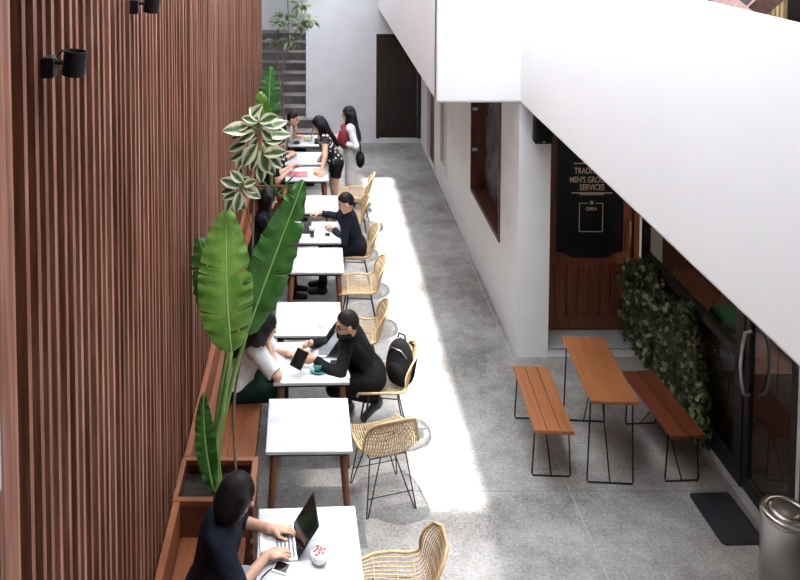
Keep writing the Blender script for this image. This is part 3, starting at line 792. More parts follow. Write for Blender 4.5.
def meshobj(name, parts, mats, parent, root, colour=None):
    vs, fs, o = [], [], 0
    for V, Q in parts: vs.append(V); fs.append(Q+o); o += len(V)
    V = np.concatenate(vs)-np.array(root); Q = np.concatenate(fs)
    me = bpy.data.meshes.new(name); me.vertices.add(len(V)); me.vertices.foreach_set('co', V.astype(np.float32).ravel())
    me.loops.add(len(Q)*4); me.loops.foreach_set('vertex_index', Q.astype(np.int32).ravel())
    me.polygons.add(len(Q)); me.polygons.foreach_set('loop_start', np.arange(0, len(Q)*4, 4, dtype=np.int32))
    me.update(calc_edges=True); me.validate()
    for m in mats: me.materials.append(m)
    if colour is not None and len(me.polygons) == len(Q):
        me.polygons.foreach_set('material_index', colour(V[Q].mean(1)+np.array(root)).astype(np.int32))
    me.polygons.foreach_set('use_smooth', [True]*len(me.polygons)); me.update()
    ob = bpy.data.objects.new(name, me); COL.objects.link(ob); ob.parent = parent
    return ob
def unit(v): v = V3(v); return v/max(np.linalg.norm(v), 1e-9)
def ik(a, c, L1, L2, pole):
    a, c = V3(a), V3(c); d = c-a; D = np.linalg.norm(d)
    if D > (L1+L2)*.995: c = a+d/D*(L1+L2)*.995; d = c-a; D = np.linalg.norm(d)
    x = (L1*L1-L2*L2+D*D)/(2*D); hgt = math.sqrt(max(L1*L1-x*x, 0)); u = d/D
    p = V3(pole)-u*(V3(pole)@u); p = unit(p)
    return a+u*x+p*hgt, c
def hand_prims(w, dr, nrm, side, curl, s=1.0):
    """palm, four unequal bent fingers and a thumb; nrm = out of the palm's inner face, side = towards the thumb"""
    dr = unit(dr); nrm = V3(nrm); nrm = unit(nrm-dr*(nrm@dr)); sd = unit(np.cross(nrm, dr)); sd = sd*np.sign(sd@V3(side)+1e-9)
    w = V3(w); P = [Ell(w+dr*.05*s, (.050*s, .040*s, .0155*s), (dr, sd, nrm), .012), Cap(w-dr*.02, w+dr*.03*s, .024*s, .024*s, False, .015)]
    for i, (ln, o) in enumerate(((.072, .029), (.081, .010), (.075, -.010), (.058, -.028))):
        p = w+dr*(.083-.003*abs(i-1))*s+sd*o*s; a = curl*(.35+.05*i); r = .0088*s
        for j, fr in enumerate((.46, .31, .23)):
            v = dr*math.cos(a)+nrm*math.sin(a)+sd*(o*1.2); q = p+unit(v)*ln*fr*s
            P.append(Cap(p, q, r, r*.9, False, .004)); p = q; r *= .9; a += curl*.55
    t0 = w+dr*.022*s+sd*.026*s; t1 = t0+(dr*.6+sd*.75+nrm*.25)*.036*s; t2 = t1+unit(dr*.85+sd*.3+nrm*.35*(.4+curl))*.030*s; t3 = t2+unit(dr*.95+nrm*.3*(.4+curl))*.024*s
    P += [Cap(t0, t1, .0125*s, .0105*s, False, .010), Cap(t1, t2, .0100*s, .0092*s, False, .004), Cap(t2, t3, .0092*s, .0078*s, False, .004)]
    return P
def person(label, J, look, hair, skin, shirt, sleeve, bottom, leg, group=None, h=.01, sc=1.0, shoe=None, sock=None, female=True, hem=.0, extra=None, neck_open=0, beard=False, loose=0):
    """J: hip, neck, shL, shR, elL, elR, wrL, wrR, knL, knR, anL, anR, toL, toR, head, fwd, (hands: hdL, hnL ...)"""
    J = {k: (V3(v) if not isinstance(v, (float, int)) else v) for k, v in J.items()}
    H, NK, HC = J['hip'], J['neck'], J['head']
    t = unit(NK-H); f = unit(J['fwd']-t*(J['fwd']@t)); r = unit(np.cross(f, t))          # r = to the person's right
    L = np.linalg.norm(NK-H)
    hf = unit(look); hu = unit(np.array([0, 0, 1.])+.0*t - hf*(hf[2])); hr = unit(np.cross(hf, hu)); s = sc
    root = V3((H[0], H[1], 0)); e = thing('person', label, 'person', tuple(root), 0, group)
    ax = (r, f, t)
    def torso(d=0):
        cw = .150 if female else .165
        return [Ell(H+t*.02, (.165*s+d, .120*s+d, .125*s+d), ax, .04), Ell(H+t*L*.38, (.130*s+d, .098*s+d, .17*s+d), ax, .05), Ell(H+t*L*.70+f*.008, (cw*s+d, .108*s+d, .165*s+d), ax, .05),
                Cap(J['shL']*.9+(H+t*L*.9)*.1, J['shR']*.9+(H+t*L*.9)*.1, .055*s+d, .055*s+d, False, .05)]
    def arm(sd, d, fr=2.0, k=.02):
        A, B_, C_ = J['sh'+sd], J['el'+sd], J['wr'+sd]; out = []
        ra, rb, rc = .050*s, .038*s, .026*s
        f1 = min(fr, 1); out.append(Cap(A, A+(B_-A)*f1, ra+d, ra+(rb-ra)*f1+d*(1.3 if fr < 1 else 1), fr < 1, .03))
        if fr > 1: f2 = min(fr-1, 1); out.append(Cap(B_, B_+(C_-B_)*f2, rb+d, rb+(rc-rb)*f2+d, fr < 2, k)) if d else out.append(Cap(B_, C_, rb, rc, False, k))
        return out
    def legp(sd, d, fr=2.0):
        hp = H+r*(.085*s)*(1 if sd == 'R' else -1)-t*.02; A, B_ = J['kn'+sd], J['an'+sd]; out = []
        f1 = min(fr, 1); out.append(Cap(hp, hp+(A-hp)*f1, .088*s+d, (.088+(.058-.088)*f1)*s+d*1.2, fr < 1, .04))
        if fr > 1: f2 = min(fr-1, 1); out.append(Cap(A, A+(B_-A)*f2, .056*s+d, (.056+(.036-.056)*f2)*s+d*1.15, fr < 2 and d > 0, .02))
        return out
    head = [Cap(NK-t*.03, HC-hu*.05-hf*.015, .056*s, .052*s, False, .025),
            Ell(HC+hu*.025-hf*.012, (.074*s, .094*s, .098*s), (hr, hf, hu), .02), Ell(HC-hu*.050+hf*.020, (.055*s, .068*s, .062*s), (hr, hf, hu), .03), Ell(HC-hu*.098+hf*.062, (.024*s, .022*s, .016*s), (hr, hf, hu), .02),
            Cap(HC+hf*.083+hu*.012, HC+hf*.103-hu*.026, .009*s, .0135*s, False, .012), Cap(HC+hf*.076+hu*.030-hr*.04, HC+hf*.076+hu*.030+hr*.04, .010*s, .010*s, False, .014),
            Cap(HC+hf*.078-hu*.056-hr*.016, HC+hf*.078-hu*.056+hr*.016, .010*s, .010*s, False, .010)]
    for q in (-1, 1): head.append(Ell(HC+hr*q*.074*s-hu*.01-hf*.012, (.010, .020, .031), (hr, hf, hu), .006))
    foot = []
    for sd in 'LR': foot += [Cap(J['an'+sd], J['an'+sd]-np.array([0, 0, .02]), .036*s, .034*s, False, .02), Cap(J['an'+sd]+np.array([0, 0, -.045])-unit(J['to'+sd]-J['an'+sd])*.02, J['to'+sd], .032*s, .024*s, False, .02)]
    body = torso()+arm('L', 0)+arm('R', 0)+legp('L', 0)+legp('R', 0)+head+foot
    hands = []
    for sd in 'LR':
        dr = J.get('hd'+sd, unit(J['wr'+sd]-J['el'+sd])); nr = J.get('hn'+sd, np.array([0, 0, -1.])); td = J.get('ht'+sd, (r if sd == 'L' else -r)+f*.3)
        hands.append(grow(hand_prims(J['wr'+sd], dr, nr, td, J.get('cu'+sd, .8), s), .0042))
    def colour(C):
        q = C-HC; a = q@hf; b_ = q@hu; c = np.abs(q@hr); m = np.zeros(len(C), int)
        m[(a > .06) & (np.abs(b_-.005) < .009) & (np.abs(c-.032) < .014)] = 1
        m[(a > .055) & (np.abs(b_-.032) < .006) & (np.abs(c-.034) < .020)] = 3
        m[(a > .07) & (np.abs(b_+.056) < .009) & (c < .022)] = 2
        if beard: m[(a > -.02) & (b_ < -.045) & (b_ > -.125) & (np.linalg.norm(q, axis=1) < .16) & ~((a > .075) & (b_ > -.064) & (c < .022))] = 3
        return m
    hh = h if h < .009 else h*.8
    meshobj('body', [grow(body, hh)]+hands, [skin, M['eye'], M['lip'], M['hair']], e, root, colour)
    # shirt
    pr = torso(.012+loose)+arm('L', .012+loose*1.6, sleeve)+arm('R', .012+loose*1.6, sleeve)
    hz = hem
    cuts = [lambda X, Y, Z: -((X-H[0])*t[0]+(Y-H[1])*t[1]+(Z-H[2])*t[2])+(hz-.075)]
    if neck_open: 
        nc = NK+f*.03+t*.02
        cuts.append(lambda X, Y, Z: .075+neck_open-np.sqrt((X-nc[0])**2+(Y-nc[1])**2+(Z-nc[2])**2))
    meshobj('shirt', [grow(pr, h, cuts, .0035)], [shirt], e, root)
    if bottom is not None:
        pr = [Ell(H+t*.0, (.165*s+.009, .120*s+.009, .125*s+.009), ax, .04)]+legp('L', .011, leg)+legp('R', .011, leg)
        cuts = [lambda X, Y, Z: np.minimum(((X-H[0])*t[0]+(Y-H[1])*t[1]+(Z-H[2])*t[2])-.10, .04-((X-H[0])*f[0]+(Y-H[1])*f[1]+(Z-H[2])*f[2]))]
        meshobj('shorts' if leg < 1 else 'trousers', [grow(pr, h, cuts, .003)], [bottom], e, root)
    if sock is not None:
        for sd in 'LR': meshobj('sock', [grow([Cap(J['an'+sd]+(J['kn'+sd]-J['an'+sd])*.3, J['an'+sd], .046*s, .042*s, False, .01)], h)], [sock], e, root)
    if shoe is not None:
        for sd in 'LR':
            a, b_ = J['an'+sd], J['to'+sd]; dd = unit(b_-a); dn = np.array([0, 0, -.045])
            meshobj('shoe', [grow([Cap(a+dn*.3, a+dn, .046*s, .045*s, False, .02), Cap(a+dn-dd*.025, b_, .040*s, .032*s, False, .02)], h)], [shoe], e, root)
    # hair
    sk = Ell(HC+hu*.028-hf*.016, (.083*s, .103*s, .106*s), (hr, hf, hu), .02)
    def D(v, c0): return lambda X, Y, Z: (X-c0[0])*v[0]+(Y-c0[1])*v[1]+(Z-c0[2])*v[2]
    A_, B2 = D(hf, HC), D(hu, HC)
    face = Ell(HC+hf*.085-hu*.040, (.058, .075, .088), (hr, hf, hu), 0)
    cutface = lambda X, Y, Z: -face.d(X, Y, Z)
    if hair == 'short':
        hp = [Ell(HC+hu*.028-hf*.014, (.0795*s, .0995*s, .1035*s), (hr, hf, hu), .02)]; cuts = [lambda X, Y, Z: -np.minimum((B2(X, Y, Z)-.95*A_(X, Y, Z)-.018)/1.38, np.where(A_(X, Y, Z) > -.035, B2(X, Y, Z)-.022, .05))]
    elif hair == 'bob':
        hp = [sk, Ell(HC-hf*.022-hu*.035, (.096*s, .105*s, .145*s), (hr, hf, hu), .03)]
        for q in (-1, 1): hp.append(Cap(HC+hr*q*.078+hu*.04+hf*.02, HC+hr*q*.082-hu*.115+hf*.020, .028, .022, False, .03))
        cuts = [cutface, lambda X, Y, Z: -(B2(X, Y, Z)+.14)]
    else:
        hp = [sk, Ell(HC-hf*.03-hu*.04, (.094*s, .095*s, .15*s), (hr, hf, hu), .03)]
        e1 = H+t*(L*.42)-f*.135
        for q in (-1.2, -.4, .4, 1.2): hp.append(Cap(HC-hf*.06-hu*.03+r*q*.05, e1+r*q*.06+t*(.05*abs(q)), .055, .028, False, .04))
        for q in (-1, 1): hp.append(Cap(HC+hr*q*.076+hu*.02, NK+r*q*.09-t*.14+f*.07, .026, .020, False, .03))
        cuts = [cutface]
    meshobj('hair', [grow(hp, min(h, .008), cuts, .0022)], [M['hair']], e, root)
    if extra: extra(e, J, dict(t=t, f=f, r=r, hf=hf, hu=hu, hr=hr, HC=HC, root=root))
    return e
def seated(hip, sgn, lean, wrR, wrL, head=None, s=1.0, twist=0, elR=None, elL=None, seat=.45, foot=.0, headf=.04, **kw):
    """sitting figure facing +X (sgn 1) or -X (sgn -1)"""
    H = V3((hip[0], hip[1], seat+.105*s)); f = np.array([sgn, 0, 0.]); r = np.array([0, -sgn, 0.]); up = np.array([0, 0, 1.])
    t = unit(f*math.sin(lean)+up*math.cos(lean)); NK = H+t*.50*s
    sr = unit(r+f*twist); J = dict(hip=H, neck=NK, fwd=f, shR=NK-t*.055*s+sr*.165*s, shL=NK-t*.055*s-sr*.165*s)
    J['head'] = V3(head) if head is not None else NK+unit(t*.6+up*.6)*.145*s+f*headf
    for sd, w, el, q in (('R', wrR, elR, 1), ('L', wrL, elL, -1)):
        if el is None: e_, c_ = ik(J['sh'+sd], w, .285*s, .25*s, -up*.8+r*q*.7-f*.3)
        else: e_, c_ = V3(el), V3(w)
        J['el'+sd], J['wr'+sd] = e_, c_
        kn = H+f*.40*s+r*q*.10*s; kn[2] = seat+.06*s; an = kn+f*(.02+foot); an[2] = .085
        J['kn'+sd], J['an'+sd], J['to'+sd] = kn, an, an+f*.15*s+np.array([0, 0, -.055])
    for k, v in kw.items(): J[k] = v if isinstance(v, float) else V3(v)
    return J

TT = .752
# -- woman with the laptop
wr_ = at(267, 555, .795); wl_ = at(272, 529, .795)
Jw = seated((-.665, 4.66), 1, .22, wr_, wl_, head=at(238, 495, 1.215), hdR=(1, .22, .0), hdL=(1, .05, .0), cuR=.55, cuL=.55, htR=(.2, 1, 0), htL=(.2, -1, 0))
def woman_extra(e, J, F): pass
person('woman in navy top with black bob hair, typing on an open laptop', Jw, (.88, .12, -.42), 'bob', M['skin'], M['navy'], .98, M['denim'], 2.0, h=.007, loose=.008, shoe=M['black_plastic'], neck_open=.012)
# -- woman in white across from the man
wr2 = at(268, 341, .98); wl2 = at(291, 354, .79)
Jb = seated((-.70, 6.80), 1, .42, wr2, wl2, head=at(265, 326, 1.17), elR=at(277, 376, .79), hdR=(.1, .15, 1), hnR=(-.6, .5, 0), hdL=(1, -.1, 0), cuL=.9, s=.97)
person('woman in white top and dark green trousers, half behind the banana leaf', Jb, (.85, .2, -.35), 'long', M['skin'], M['white_cloth'], .92, M['dark_green'], 2.0, h=.008, shoe=M['black_plastic'], neck_open=.045, hem=.02, loose=.007)
# -- bearded man in black
wl3 = at(314, 359, .83); wr3 = at(310, 343, .83)
Jm = seated((.50, 6.93), -1, .50, wr3, wl3, head=at(347, 325, 1.13), s=1.04, foot=-.22, hdL=(-.9, .1, -.1), hdR=(-.75, -.55, -.1), cuL=1.3, cuR=1.3, htL=(0, .5, 1), htR=(0, -.5, 1), hnL=(0, .9, -.35), hnR=(0, -.9, -.35))
Jm['knL'] = V3((.16, 6.80, .50)); Jm['anL'] = V3(at(377, 399, .22)); Jm['toL'] = V3(at(364, 418, .09))
Jm['knR'] = V3((.14, 7.05, .50)); Jm['anR'] = V3((.30, 7.22, .10)); Jm['toR'] = Jm['anR']+V3((-.15, -.02, -.06))
def man_extra(e, J, F):
    q = MB(); HC, hf, hu, hr, root = (F[k] for k in ('HC', 'hf', 'hu', 'hr', 'root'))
    for sg in (-1, 1):
        c = HC+hf*.094+hu*.004+hr*sg*.033-root
        q.tube([Vector(c+hr*.026*math.cos(a)+hu*.018*math.sin(a)) for a in np.linspace(0, 2*PI, 17)[:-1]], .0028, 5, 0, True)
        q.tube([Vector(HC-root+hf*.090+hu*.008+hr*sg*.060), Vector(HC-root+hf*.0+hu*.008+hr*sg*.081)], .0026, 5)
    q.tube([Vector(HC-root+hf*.1+hu*.006-hr*.008), Vector(HC-root+hf*.1+hu*.006+hr*.008)], .0026, 5)
    q.build('glasses', M['black_plastic'], e, True)
person('bearded man in black shirt and glasses, leaning over the table', Jm, (-.93, -.05, -.22), 'short', M['skin_tan'], M['black_cloth'], 1.95, M['black_cloth'], 1.95, h=.008, shoe=M['grey_shoe'], sock=M['grey_sock'], female=False, extra=man_extra, beard=True)
# -- youth in navy
wl4 = at(333, 228, .80); wr4 = at(320, 213, .82)
Jd = seated((.50, 9.62), -1, .30, wr4, wl4, head=at(346, 203, 1.17), hdR=(-1, .1, -.1), hdL=(-.5, .6, .1), cuR=.9, cuL=1.0)
person('youth in navy sweater stretching an arm across the white table', Jd, (-.9, .1, -.4), 'short', M['skin'], M['navy'], 1.9, M['black_cloth'], 2.0, h=.01, shoe=M['black_plastic'], female=False)
# -- figures on the bench behind the plants
Jf = seated((-.70, 9.50), 1, .15, (-.28, 9.45, .80), (-.28, 9.68, .80))
person('person in black with dark hair on the bench, mostly behind the big banana leaf', Jf, (.95, 0, -.2), 'bob', M['skin'], M['black_cloth'], 1.9, M['black_cloth'], 2.0, h=.012, shoe=M['black_plastic'])
Jg = seated((-.72, 11.70), 1, .22, (-.42, 11.66, .80), at(294, 165, .795), elL=at(279, 173, .80))
person('person in black at the pink magazine, one bare forearm on the table, behind variegated leaves', Jg, (.9, 0, -.35), 'short', M['skin'], M['black_cloth'], .75, M['black_cloth'], 2.0, h=.012, shoe=M['black_plastic'], female=False)
Jl = seated((-.74, 12.45), 1, .25, (-.42, 12.40, .80), (-.42, 12.6, .80))
person('person in black and white patterned sleeves at the second farthest bench seat', Jl, (.9, 0, -.35), 'bob', M['skin'], M['floral'], 1.7, M['black_cloth'], 2.0, h=.012, shoe=M['black_plastic'])
Jh = seated((-.62, 13.42), 1, .25, at(296, 129, 1.02), (-.30, 13.52, .80), head=at(293, 119, 1.20), elR=(-.40, 13.28, .81), hdR=(-.1, .1, 1), hnR=(-.8, .3, 0))
person('boy in white shirt with short black hair, chin on hand at the farthest table', Jh, (.92, -.05, -.25), 'short', M['skin'], M['palegrey_cloth'], 1.0, M['black_cloth'], 2.0, h=.011, shoe=M['black_plastic'], female=False)
# -- standing girls
def standing(x, y, fwd, s, lean, wrR, wrL, look_drop=0):
    f = unit(fwd); up = np.array([0, 0, 1.]); t = unit(up*math.cos(lean)+f*math.sin(lean)); r = unit(np.cross(f, up))
    H = V3((x, y, .84*s)); NK = H+t*.50*s
    J = dict(hip=H, neck=NK, fwd=f, head=NK+unit(t+up)*.15*s+f*.03, shR=NK-t*.055*s+r*.165*s, shL=NK-t*.055*s-r*.165*s)
    for sd, w, q in (('R', wrR, 1), ('L', wrL, -1)):
        e_, c_ = ik(J['sh'+sd], w, .28*s, .25*s, -f+r*q*.4); J['el'+sd], J['wr'+sd] = e_, c_
        kn = H+r*q*.095*s+f*.03; kn[2] = .45*s; an = H+r*q*.10*s-f*.01; an[2] = .085
        J['kn'+sd], J['an'+sd], J['to'+sd] = kn, an, an+f*.15*s+np.array([0, 0, -.055])
    return J
Ji = standing(.30, 12.10, (-1, -.1, 0), .97, .42, (.06, 12.32, .79), at(321, 174, .79))
person('standing girl in black floral top and black shorts, leaning on the table', Ji, (-.85, -.05, -.45), 'long', M['skin'], M['floral'], .3, M['black_cloth'], .55, h=.01, shoe=M['black_plastic'], neck_open=.02, hem=.02)
Jk = standing(.56, 12.45, (-1, .05, 0), .98, .04, (.36, 12.52, 1.08), (.40, 12.30, 1.05))
person('standing girl with long black hair, pale top and white trousers', Jk, (-1, 0, -.1), 'long', M['skin'], M['palegrey_cloth'], 1.6, M['white_cloth'], 2.0, h=.01, shoe=M['black_plastic'])

# ---- bags
def backpack(name, label, mat, c, yaw, s=1.0, hang=0):
    t = thing(name, label, 'backpack', c, yaw)
    V, Q = grow([Ell((0, 0, .20*s), (.125*s, .085*s, .21*s), None, .02), Ell((0, 0, .13*s), (.13*s, .09*s, .14*s), None, .06)], .009, (), .003)
    meshobj('bag', [(V, Q)], [mat], t, (0, 0, 0))
    V, Q = grow([Ell((0, .07*s, .13*s), (.10*s, .05*s, .11*s), None, .02)], .008, (), .002); meshobj('pocket', [(V, Q)], [mat], t, (0, 0, 0))
    for sg in (-1, 1):
        q = MB(); q.tube([(sg*.05*s, -.075*s, .36*s), (sg*.07*s, -.13*s, .30*s), (sg*.08*s, -.13*s, .18*s), (sg*.09*s, -.07*s, .06*s)], .012, 6); q.build('strap', M['black_cloth'], t, True)
    q = MB(); q.tube([(-.04*s, -.02, .40*s), (-.03*s, -.02, .44*s), (.03*s, -.02, .44*s), (.04*s, -.02, .40*s)], .009, 6); q.build('handle', M['black_cloth'], t, True)
    q = MB(); q.tube([(-.10*s, .05*s, .28*s), (-.05*s, .068*s, .34*s), (.05*s, .068*s, .34*s), (.10*s, .05*s, .28*s)], .005, 5); q.build('zip', M['chrome'], t, True)
    return t
backpack('backpack', 'black backpack resting on the rattan chair behind the man', M['black_cloth'], (.755, 6.95, .455), math.radians(140), 1.0)
backpack('backpack', 'maroon backpack held between the two standing girls', M['maroon'], (.44, 12.36, .96), math.radians(88), .92)
t = thing('handbag', 'black handbag hanging at the hip of the girl in white trousers', 'handbag', (.685, 12.22, .68))
V, Q = grow([Ell((0, 0, .13), (.07, .11, .13), None, .02)], .009, (), .003); meshobj('bag', [(V, Q)], [M['black_cloth']], t, (0, 0, 0))
q = MB(); q.tube([(0, -.07, .24), (0, -.05, .36), (-.05, .05, .55), (0, .06, .36), (0, .07, .24)], .008, 6); q.build('strap', M['black_cloth'], t, True)

# ================================================================ THINGS ON THE TABLES
M['pale_screen'] = plain('pale_grey_screen', (.33, .36, .40), .3, var=.1)
def laptop(label, hn, hf_, depth, lift, lean, body, rootz, side, scr=None):
    """hn, hf_: near and far hinge ends; side=-1 keyboard lies to -X of the hinge"""
    hn, hf_ = Vector(hn), Vector(hf_); c = (hn+hf_)/2; ax = (hf_-hn); W = ax.length/2; rz = math.atan2(ax.y, ax.x)-PI/2
    t = thing('laptop', label, 'laptop', (c.x, c.y, rootz), rz)
    a, b_ = (0, depth) if side > 0 else (-depth, 0)
    q = MB(); q.rbox((a, -W, .002), (b_, W, .016), .004); q.build('base', M['aluminium'], t)
    q = MB()
    for i in range(5):
        for k in range(13): q.box((side*depth*.10+side*i*depth*.105-(.007), -W*.88+k*W*.136, .016), (side*depth*.10+side*i*depth*.105+.007, -W*.88+k*W*.136+W*.115, .0185))
    q.build('keyboard', M['key'], t)
    q = MB(); q.rbox((side*depth*.68, -W*.32, .016), (side*depth*.95, W*.32, .0168), .0003, 0, None, 1); q.build('touchpad', M['aluminium'], t)
    m = Matrix.Translation((0, 0, .014)) @ Matrix.Rotation(-side*lean, 4, 'Y')
    q = MB(); q.rbox((-.004 if side < 0 else -.004, -W, 0), (.004, W, lift), .003, 0, m); q.build('lid', body, t)
    q = MB(); q.box((.0041*side, -W*.95, .012), (.0052*side, W*.95, lift-.01), 0, m); q.build('screen', scr or M['screen'], t)
    q = MB(); q.tube([(0, -W*.8, .012), (0, W*.8, .012)], .007, 8); q.build('hinge', M['black_plastic'], t)
    return t
laptop('open silver laptop with black screen in front of the woman in navy', at(298, 558, .77), at(294, 522, .77), .225, .235, math.radians(33), M['black_plastic'], .75, -1)
laptop('open laptop with light grey screen under the reaching arm of the bearded man', at(326, 356, .77), at(328, 342, .77), .13, .19, math.radians(35), M['aluminium'], .75, -1, M['pale_screen'])
laptop('pale laptop open in front of the boy in white at the farthest table', at(311, 142, .77), at(311, 136, .77), .2, .21, math.radians(12), M['aluminium'], .75, -1)
def slab(name, label, cat, corners, z, th, mat, face=None, rim=.008, group=None):
    c = sum(corners, Vector())/4; ex = (corners[1]-corners[0]); W = (ex.length+(corners[2]-corners[3]).length)/4; L = ((corners[3]-corners[0]).length+(corners[2]-corners[1]).length)/4
    t = thing(name, label, cat, (c.x, c.y, z), math.atan2(ex.y, ex.x), group)
    q = MB(); q.rbox((-W, -L, .0005), (W, L, th), min(.004, th*.4)); q.build('body', mat, t)
    if face: q = MB(); q.box((-W+rim, -L+rim*1.5, th), (W-rim, L-rim*1.5, th+.0006)); q.build('screen', face, t)
    return t
slab('phone', 'white phone on the laptop table beside the woman', 'phone', [at(272, 571, .755), at(287, 576, .755), at(291, 564, .755), at(277, 559, .755)], .75, .009, M['white_china'], M['screen'])
q = MB(); a = at(273, 568, .755); q.tube([a, at(268, 571, .757), at(262, 577, .757), at(258, 586, .757)], .0035, 6)
tag(q.build('charging_cable', M['black_plastic'], None, True, a), 'thin black cable running off the white phone', 'cable')
slab('card', 'pale cyan card at the front of the laptop table', 'card', [at(291, 585, .752), at(311, 583, .752), at(309, 569, .752), at(290, 571, .752)], .75, .012, M['cyan_paper'])
cu = at(319, 562, .75)
t = thing('cup', 'white round bowl of dessert with red topping on the laptop table', 'cup', cu)
q = MB(); q.lathe([(.028, 0), (.045, .015), (.053, .045), (.052, .068), (.047, .068), (.047, .06)], n=28); q.build('bowl', M['white_china'], t, True)
M['froth'] = plain('white_froth', (.78, .74, .72), .7, var=.05)
M['red_top'] = plain('red_topping', (.45, .045, .05), .5, var=.3, scale=60)
q = MB(); q.lathe([(.0475, .055), (.045, .066), (.025, .074), (.003, .076)], n=24); q.build('froth', M['froth'], t, True)
for k in range(9):
    q = MB(); a = k*2.4; rr = .035*math.sqrt((k+.5)/9)
    q.rbox((-.010, -.007, -.005), (.010, .007, .005), .003, 0, Matrix.Translation((rr*math.cos(a), rr*math.sin(a), .0775-rr*.25)) @ Matrix.Rotation(a*1.7, 4, 'Z') @ Matrix.Rotation(.4, 4, 'X')); q.build('topping', M['red_top'], t)
# T3
cc = at(318, 371, .75)
t = thing('saucer', 'teal saucer under the coffee cup', 'saucer', cc)
q = MB(); q.lathe([(.032, 0), (.036, .004), (.068, .012), (.070, .015), (.066, .015), (.034, .008)], n=28); q.build('dish', M['teal'], t, True)
t = thing('coffee_cup', 'teal coffee cup on its saucer in front of the man', 'cup', cc+Vector((0, 0, .0085)))
q = MB(); q.lathe([(.022, 0), (.030, .008), (.040, .035), (.042, .062), (.039, .062), (.037, .05)], n=28); q.build('cup', M['teal'], t, True)
q = MB(); q.tube([(.038, 0, .052), (.058, 0, .05), (.062, 0, .035), (.05, 0, .02), (.036, 0, .018)], .005, 8); q.build('handle', M['teal'], t, True)
M['coffee'] = plain('coffee', (.10, .045, .02), .3); q = MB(); q.lathe([(.037, .05), (.037, .052)], n=24); q.build('coffee', M['coffee'], t)
t = thing('glass_tumbler', 'small clear glass beside the teal cup', 'glass', at(329, 371, .75))
q = MB(); q.lathe([(.020, 0), (.025, .002), (.028, .07), (.026, .07), (.023, .008)], n=20); q.build('glass', M['clear_glass'], t, True)
slab('notebook', 'dark notebook half under the near forearm of the bearded man', 'notebook', [at(330, 365, .76), at(341, 365, .76), at(341, 361, .76), at(331, 361, .76)], .75, .02, M['black_plastic'])
slab('paper_sheet', 'white paper under the elbow of the bearded man', 'paper', [at(331, 379, .752), at(350, 378, .752), at(349, 371, .752), at(331, 372, .752)], .75, .004, M['paper'])
A1, A2, A3 = at(303, 350, .95), at(294.5, 368, .84), at(292.5, 357, .90)
ux = (A2-A1); cu_ = (A1+A2)/2+Vector((.004, 0, 0)); Lh = ux.length/2; ux.normalize(); vx = (A1-A3); vx = (vx-ux*vx.dot(ux)).normalized(); nx = ux.cross(vx)
t = thing('tablet', 'dark tablet held up by the bearded man over the table', 'tablet', cu_)
mt_ = Matrix((ux, vx, nx)).transposed().to_4x4()
q = MB(); q.rbox((-Lh, -.055, -.005), (Lh, .055, .005), .003, 0, mt_); q.build('case', M['black_plastic'], t)
q = MB(); q.box((-Lh+.008, -.049, .0051), (Lh-.008, .049, .0058), 0, mt_); q.build('screen', M['screen'], t)
t = thing('glass_tumbler', 'small glass alone on the table behind the bearded man', 'glass', at(321, 327, .75))
q = MB(); q.lathe([(.024, 0), (.030, .002), (.034, .085), (.032, .085), (.028, .008)], n=20); q.build('glass', M['clear_glass'], t, True)
# T6 / T7
slab('notebook', 'dark notebook on the table of the youth in navy', 'notebook', [at(299, 233, .76), at(311, 233, .76), at(312, 222, .76), at(302, 222, .76)], .75, .02, M['black_plastic'])
t = thing('iced_drink', 'glass of iced coffee with pale foam on the table of the youth in navy', 'drink', at(312, 237, .75))
q = MB(); q.lathe([(.022, 0), (.028, .002), (.036, .13), (.034, .13), (.026, .008)], n=20); q.build('glass', M['clear_glass'], t, True)
q = MB(); q.lathe([(.0255, .009), (.031, .085), (.004, .086)], n=20); q.build('coffee', M['coffee'], t, True)
q = MB(); q.lathe([(.0312, .086), (.0335, .122), (.004, .126)], n=20); q.build('foam', M['froth'], t, True)
slab('phone', 'small black phone by the elbow of the youth in navy', 'phone', [at(325, 236, .756), at(330, 236, .756), at(330, 233, .756), at(325, 233, .756)], .75, .009, M['black_plastic'], M['screen'])
M['pink'] = plain('pink_cover', (.50, .16, .20), .5, var=.35, scale=25)
slab('magazine', 'pink magazine on the white table in front of the bare forearm', 'magazine', [at(289, 177, .752), at(308, 177, .752), at(307, 172, .752), at(290, 172, .752)], .75, .012, M['pink'])
t = slab('food_box', 'small cream food box beside the pink magazine', 'box', [at(313, 175, .76), at(321, 175, .76), at(321, 171, .76), at(314, 171, .76)], .75, .05, M['cane_rim'])
slab('pen_case', 'dark pen case on the bare white table behind the magazine', 'case', [at(317, 162, .755), at(325, 162, .755), at(325, 160, .755), at(318, 160, .755)], .75, .015, M['black_plastic'])
slab('phone', 'black phone at the near left of the farthest table', 'phone', [at(293, 144, .755), at(300, 144, .755), at(300, 141, .755), at(294, 141, .755)], .75, .015, M['black_plastic'])
slab('pouch', 'black pouch at the near right of the farthest table', 'pouch', [at(314, 144, .755), at(325, 144, .755), at(325, 140, .755), at(315, 140, .755)], .75, .035, M['black_cloth'])
M['olive'] = plain('olive_packet', (.30, .32, .10), .6)
slab('packet', 'olive snack packet in the middle of the farthest table', 'packet', [at(304, 141, .755), at(310, 141, .755), at(310, 138.5, .755), at(304, 138.5, .755)], .75, .03, M['olive'])

